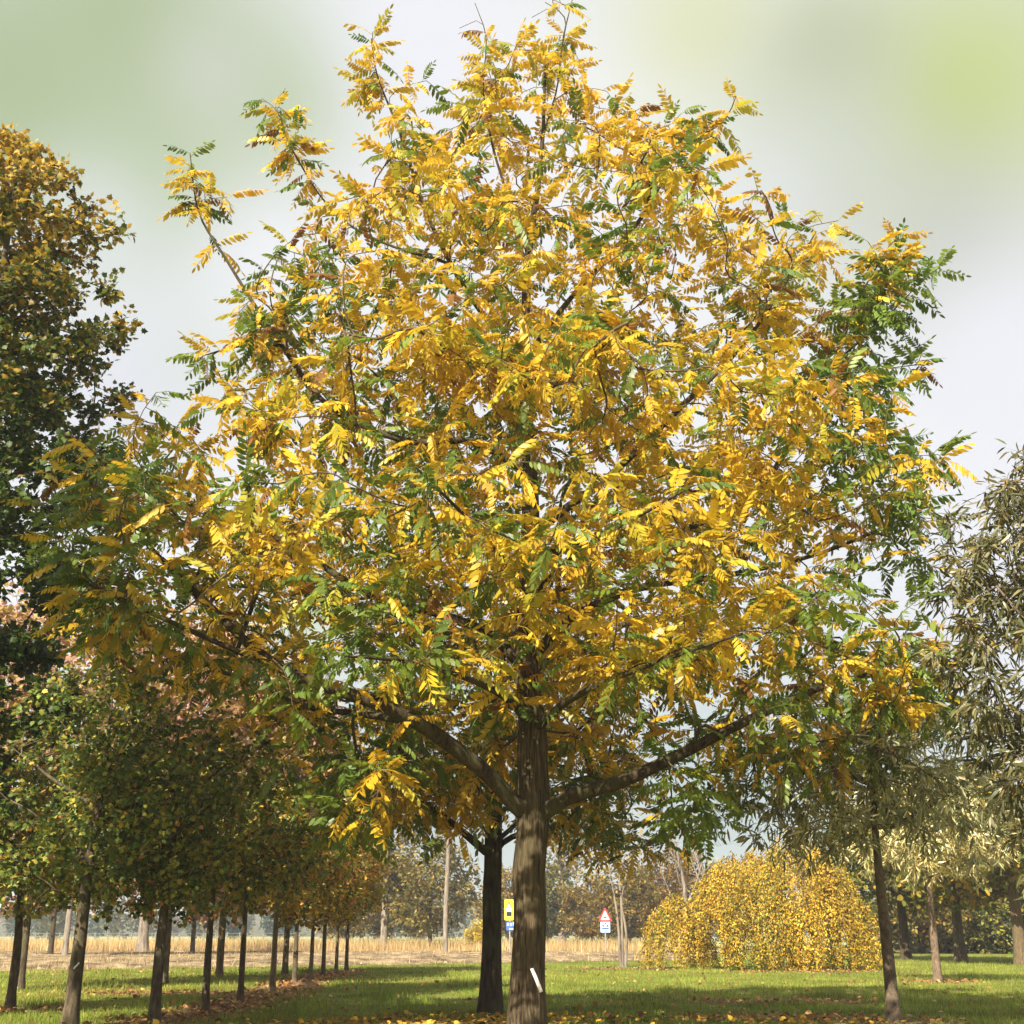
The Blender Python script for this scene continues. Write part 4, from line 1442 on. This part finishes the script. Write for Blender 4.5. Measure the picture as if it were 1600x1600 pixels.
# ================================================================== tags, molehill
M_TAG = flat_mat('plastic_tag', (.72, .70, .66), .45, 0, 20, .06)
M_WIRE = flat_mat('wire', (.05, .045, .04), .5, .5)
def trunk_tag(a, c, Y, w, label):
    A, B = P(a[0], a[1], Y), P(c[0], c[1], Y)
    mid_ = (A + B) / 2
    t = thing('plant_tag', label, 'tag', mid_)
    d = nrm(B - A)
    s = np.cross(d, np.array([0, 1.0, 0])); s = nrm(s)
    n = np.cross(d, s)
    ln = np.linalg.norm(B - A)
    vs = []
    for u, k in ((-.5, .0), (-.2, .004), (.2, -.003), (.5, .004)):
        for e in (-.5, .5):
            for h in (-.003, .003):
                vs.append(d * u * ln + s * e * w + n * (h + k * 2))
    f = []
    for i in range(3):
        o = i * 4; p = o + 4
        f += [[o, o + 2, p + 2, p], [o + 1, p + 1, p + 3, o + 3], [o, p, p + 1, o + 1], [o + 2, o + 3, p + 3, p + 2]]
    f += [[0, 1, 3, 2], [12, 14, 15, 13]]
    obj('label_strip', mesh_np('strip', np.array(vs), [np.array(f)]), M_TAG, t)
    return t, mid_
tY = MB[1] - .232
tt, mid_ = trunk_tag((831, 1513), (846, 1550), tY, .042, 'long white tag hanging slanted on the big central trunk')
# wire loop round the trunk that holds the tag
c0 = P(827, 1515, MB[1])
ang = np.linspace(0, 2 * math.pi, 40)
ringp = np.stack([c0[0] + .217 * np.cos(ang), c0[1] + .217 * np.sin(ang), np.full(40, c0[2] + .006) + .004 * np.sin(ang * 3)], 1) - mid_
v, qd, tr_ = tube(ringp, np.full(40, .0035), 4)
obj('wire', mesh_np('wire', v, [qd, tr_]), M_WIRE, tt)
b = ROWG[0]
trunk_tag((115, 1514), (124, 1504), b[1] - .14, .022, 'short white tag on the front left row trunk')
# little white marker post beside the right-hand tree
b = G(1384, 1504)
mk = thing('marker_post', 'tiny white marker beside the front right trunk at the edge of the bush', 'marker', b)
v, f = box(0, 0, .22, .22, .06, .5)
v[4:, 2] += .03
obj('stake', mesh_np('stake', v, [f]), M_WHITE, mk)
v, f = box(0.02, 0, .52, .27, .08, .08)
obj('cap', mesh_np('cap', v, [f]), M_WHITE, mk)
# molehill
b = G(477, 1543)
g = np.random.default_rng(8)
n1, n2 = 24, 8
vs = [(0, 0, .2)]
for j in range(1, n2 + 1):
    r = .48 * j / n2
    for i in range(n1):
        a = i * 2 * math.pi / n1
        vs.append((r * math.cos(a) * (1 + .08 * math.sin(3 * a)), r * math.sin(a), .2 * math.exp(-(r / .26) ** 2) + g.normal(0, .012) - (.03 if j == n2 else 0)))
f3 = [[0, 1 + i, 1 + (i + 1) % n1] for i in range(n1)]
f4 = [[1 + j * n1 + i, 1 + (j + 1) * n1 + i, 1 + (j + 1) * n1 + (i + 1) % n1, 1 + j * n1 + (i + 1) % n1] for j in range(n2 - 1) for i in range(n1)]
mo = obj('molehill', mesh_np('molehill', np.array(vs), [np.array(f3), np.array(f4)]), M_MULCH, loc=b)
tag(mo, 'small dark earth mound beside the left row of trees', 'molehill')

# ================================================================== ground cover
g = np.random.default_rng(100)
def blades(n, y0, y1, xw, h, w, colf, name, mat, label, cat, dens=1.0, accept=None, lean=.5):
    # more blades nearer the camera
    u = g.random(n)
    y = y0 * (y1 / y0) ** u
    x = g.uniform(-1, 1, n) * (xw * y + 1.5)
    if accept is not None:
        m = accept(x, y)
        x, y = x[m], y[m]
    n = len(x)
    hh = h[0] + (h[1] - h[0]) * g.random(n) ** 1.5
    k = np.sqrt(y / y0)
    ww = w * k * g.uniform(.6, 1.3, n)
    if name == 'grass':
        hh = hh * (1 + .55 * snoise(np.stack([x, y, 0 * x], 1), 36, 2.6))
    hh = hh * (1 + .25 * (k - 1))
    a = g.uniform(0, 6.283, n)
    la = g.uniform(0, 6.283, n)
    ll = hh * lean * g.random(n)
    z0 = np.full(n, -.004)
    b0 = np.stack([x - ww / 2 * np.cos(a), y - ww / 2 * np.sin(a), z0], 1)
    b1 = np.stack([x + ww / 2 * np.cos(a), y + ww / 2 * np.sin(a), z0], 1)
    tp = np.stack([x + ll * np.cos(la), y + ll * np.sin(la), hh], 1)
    v = np.stack([b0, b1, tp], 1).reshape(-1, 3)
    f = np.arange(3 * n).reshape(-1, 3)
    c = np.repeat(colf(x, y, n), 3, axis=0)
    c[2::3] *= 1.15
    o = obj(name, mesh_np(name, v, [f], np.clip(c, .003, .95)), mat, kind='stuff')
    tag(o, label, cat)
    return o
seg0 = np.array([p[:2] for p in ROWG[1:]])
def row_dist(x, y):
    d = np.full(len(x), 99.0)
    for a, b_ in zip(seg0[:-1], seg0[1:]):
        ab = b_ - a
        tt_ = np.clip(((x - a[0]) * ab[0] + (y - a[1]) * ab[1]) / (ab @ ab), 0, 1)
        d = np.minimum(d, np.hypot(x - a[0] - tt_ * ab[0], y - a[1] - tt_ * ab[1]))
    return d
PATCH = [(G(1240, 1592), 2.2, .8), (G(1215, 1566), 1.9, .8), (G(1392, 1598), 1.3, .55), (G(1470, 1535), 2.4, .9), (G(985, 1514), 2.2, 1.3), (G(1300, 1519), 3.6, 1.2), (G(15, 1580), 1.4, .8), (G(230, 1553), 2.6, .9)]
def bare_amount(x, y):
    b_ = np.clip(1.25 - row_dist(x, y) / .85, 0, 1)
    for c, rx, ry in PATCH:
        b_ = np.maximum(b_, np.clip(1.6 * (1.15 - np.hypot((x - c[0]) / rx, (y - c[1]) / ry)), 0, 1))
    return b_
def lawn_ok(x, y):
    return (g.random(len(x)) > .93 * bare_amount(x, y))
def lawn_col(x, y, n):
    p = np.stack([x, y, 0 * x], 1)
    s = snoise(p, 31, .5)[:, None]; s2 = snoise(p, 32, 1.6)[:, None]
    s3 = snoise(p, 33, 4.0)[:, None]
    c = np.array([.215, .262, .034]) + s * np.array([.045, .030, .006]) + s2 * np.array([.035, .028, .004]) + s3 * np.array([.02, .02, .003])
    dry = (g.random(n) < .10 + .12 * np.clip(s2[:, 0], 0, 1))[:, None]
    c = np.where(dry, np.array([.26, .22, .07]), c)
    return c * (1 + g.normal(0, .22, (n, 1)))
blades(360000, 15.5, 74, .52, (.03, .10), .011, lawn_col, 'grass', M_GRASS, 'green lawn grass between the trees', 'grass', accept=lawn_ok)
def dry_col(x, y, n):
    s = snoise(np.stack([x, y, 0 * x], 1), 41, .12)[:, None]
    c = np.array([.50, .36, .17]) + s * np.array([.06, .05, .02])
    k = np.clip((y - 84) / 50, 0, 1)[:, None]
    c = c * (1 - k) + np.array([.46, .40, .16]) * k
    u = (g.random(n) < .18)[:, None]
    c = np.where(u, np.array([.45, .24, .12]), c)
    return c * (1 + g.normal(0, .2, (n, 1)))
blades(110000, 70, 140, .5, (.25, .95), .045, dry_col, 'dry_grass', M_DRY, 'tall dry straw-coloured meadow grass beyond the soil strip', 'grass', lean=.45, accept=lambda x, y: (x < .135 * y + g.normal(0, .6, len(x))) & (g.random(len(x)) < np.clip((y - 80 + 5 * snoise(np.stack([x, y, 0 * x], 1), 47, .35)) / 5, 0, 1)))
def stub_col(x, y, n):
    c = mixcols([(.42, .31, .16), (.26, .17, .09), (.20, .20, .06), (.52, .39, .22)], [3, 2, 1.5, 1.5], n, g, .2)
    return c
blades(80000, 45, 84, .5, (.06, .38), .035, stub_col, 'stubble', M_DRY, 'thin withered stubble and weeds on the brown soil strip', 'grass', lean=.9, accept=lambda x, y: (x < .15 * y) & (y > 44.5 + np.clip(x + 17, 0, 30) * .72) & (g.random(len(x)) < .25 + .9 * np.clip(snoise(np.stack([x * .5, y, 0 * x], 1), 48, .9), 0, 1)))
# clods and leaves on the soil strip
n = 9000
x = g.uniform(-45, 9, n); y = 44.5 + np.clip(x + 17, 0, 30) * .72 + g.random(n) * (38 - np.clip(x + 17, 0, 30) * .72)
cl = g.uniform(.05, .16, n)
tv = np.array([(-.5, -.4, 0), (.5, -.5, 0), (.45, .5, 0), (-.5, .45, 0), (.05, 0, .55)]); tf = [np.array([[0, 1, 4], [1, 2, 4], [2, 3, 4], [3, 0, 4]])]
R = frames(np.stack([np.cos(x * 50), np.sin(x * 50), 0 * x], 1), np.tile([0, 0, 1.0], (n, 1)), np.zeros(n))
v, f, cc = bake([(tv, tf)], np.zeros(n, int), R, np.stack([x, y, np.full(n, .06)], 1), cl, mixcols([(.22, .14, .09), (.34, .23, .14), (.45, .32, .2)], [2, 2, 1], n, g))
tag(obj('soil_clods', mesh_np('soil_clods', v, f, cc), M_LITTER, kind='stuff'), 'rough clods and leaf litter on the brown soil strip', 'soil')

# fallen leaves
def litter(name, label, xy, cols, weights, size, lift=.03):
    n = len(xy)
    T = np.stack([xy[:, 0], xy[:, 1], g.uniform(.012, lift, n) + .02 * g.random(n) ** 3], 1)
    F = g.normal(0, 1, (n, 3)) * np.array([1, 1, .28])
    up = np.array([0, 0, 1.0]) + g.normal(0, .38, (n, 3))
    R = frames(F, up, g.normal(0, .3, n))
    v, f, c = bake(LOBEDL, np.zeros(n, int), R, T, size * g.uniform(.6, 1.25, n), mixcols(cols, weights, n, g, .2))
    tag(obj(name, mesh_np(name, v, f, c), M_LITTER, kind='stuff'), label, 'leaves')
# yellow leaves under the big tree, in drifts
n = 120000
x = g.uniform(-9, 8.5, n) ; y = g.uniform(13, 27, n)
dd = np.hypot((x - MB[0]) / 6.2, (y - MB[1] - .2) / 3.6)
dn = np.clip(1.15 - dd, 0, 1) * np.clip(.5 + .9 * snoise(np.stack([x, y * 1.6, 0 * x], 1), 55, 1.1), 0.05, 1.2)
m = g.random(n) < dn
litter('fallen_leaves', 'golden fallen leaves spread on the grass around the big trunk', np.stack([x[m], y[m]], 1),
       [(.58, .36, .04), (.50, .26, .03), (.32, .16, .03), (.16, .08, .03)], [5, 3, 2, 1], .085, .085)
# rust leaves along the left row and on the bare patches
n = 60000
x = g.uniform(-16, 12, n); y = g.uniform(16, 48, n)
b_ = bare_amount(x, y)
m = g.random(n) < np.clip(b_ * 1.0 + .035, 0, 1) * np.where(b_ > .05, .75, 1)
litter('fallen_leaves', 'rust-brown fallen leaves along the left row and on bare patches', np.stack([x[m], y[m]], 1),
       [(.34, .15, .05), (.24, .11, .045), (.42, .24, .08), (.50, .30, .10)], [3, 3, 2, 1.5], .085, .06)

# ================================================================== autumn haze in the air
HAZE = 0.00065
if HAZE > 0:
    hv, hf = box(0, 600, 19, 1960, 1300, 42.2)
    hm, ht, hout = new_mat('autumn_haze')
    pv_ = ht.nodes.new('ShaderNodeVolumePrincipled')
    pv_.inputs['Color'].default_value = (.86, .90, .94, 1)
    pv_.inputs['Density'].default_value = HAZE
    pv_.inputs['Anisotropy'].default_value = .1
    ht.links.new(pv_.outputs[0], hout.inputs['Volume'])
    hz = obj('haze', mesh_np('haze', hv, [hf]), hm, kind='stuff')
    tag(hz, 'thin pale haze in the autumn air', 'haze')
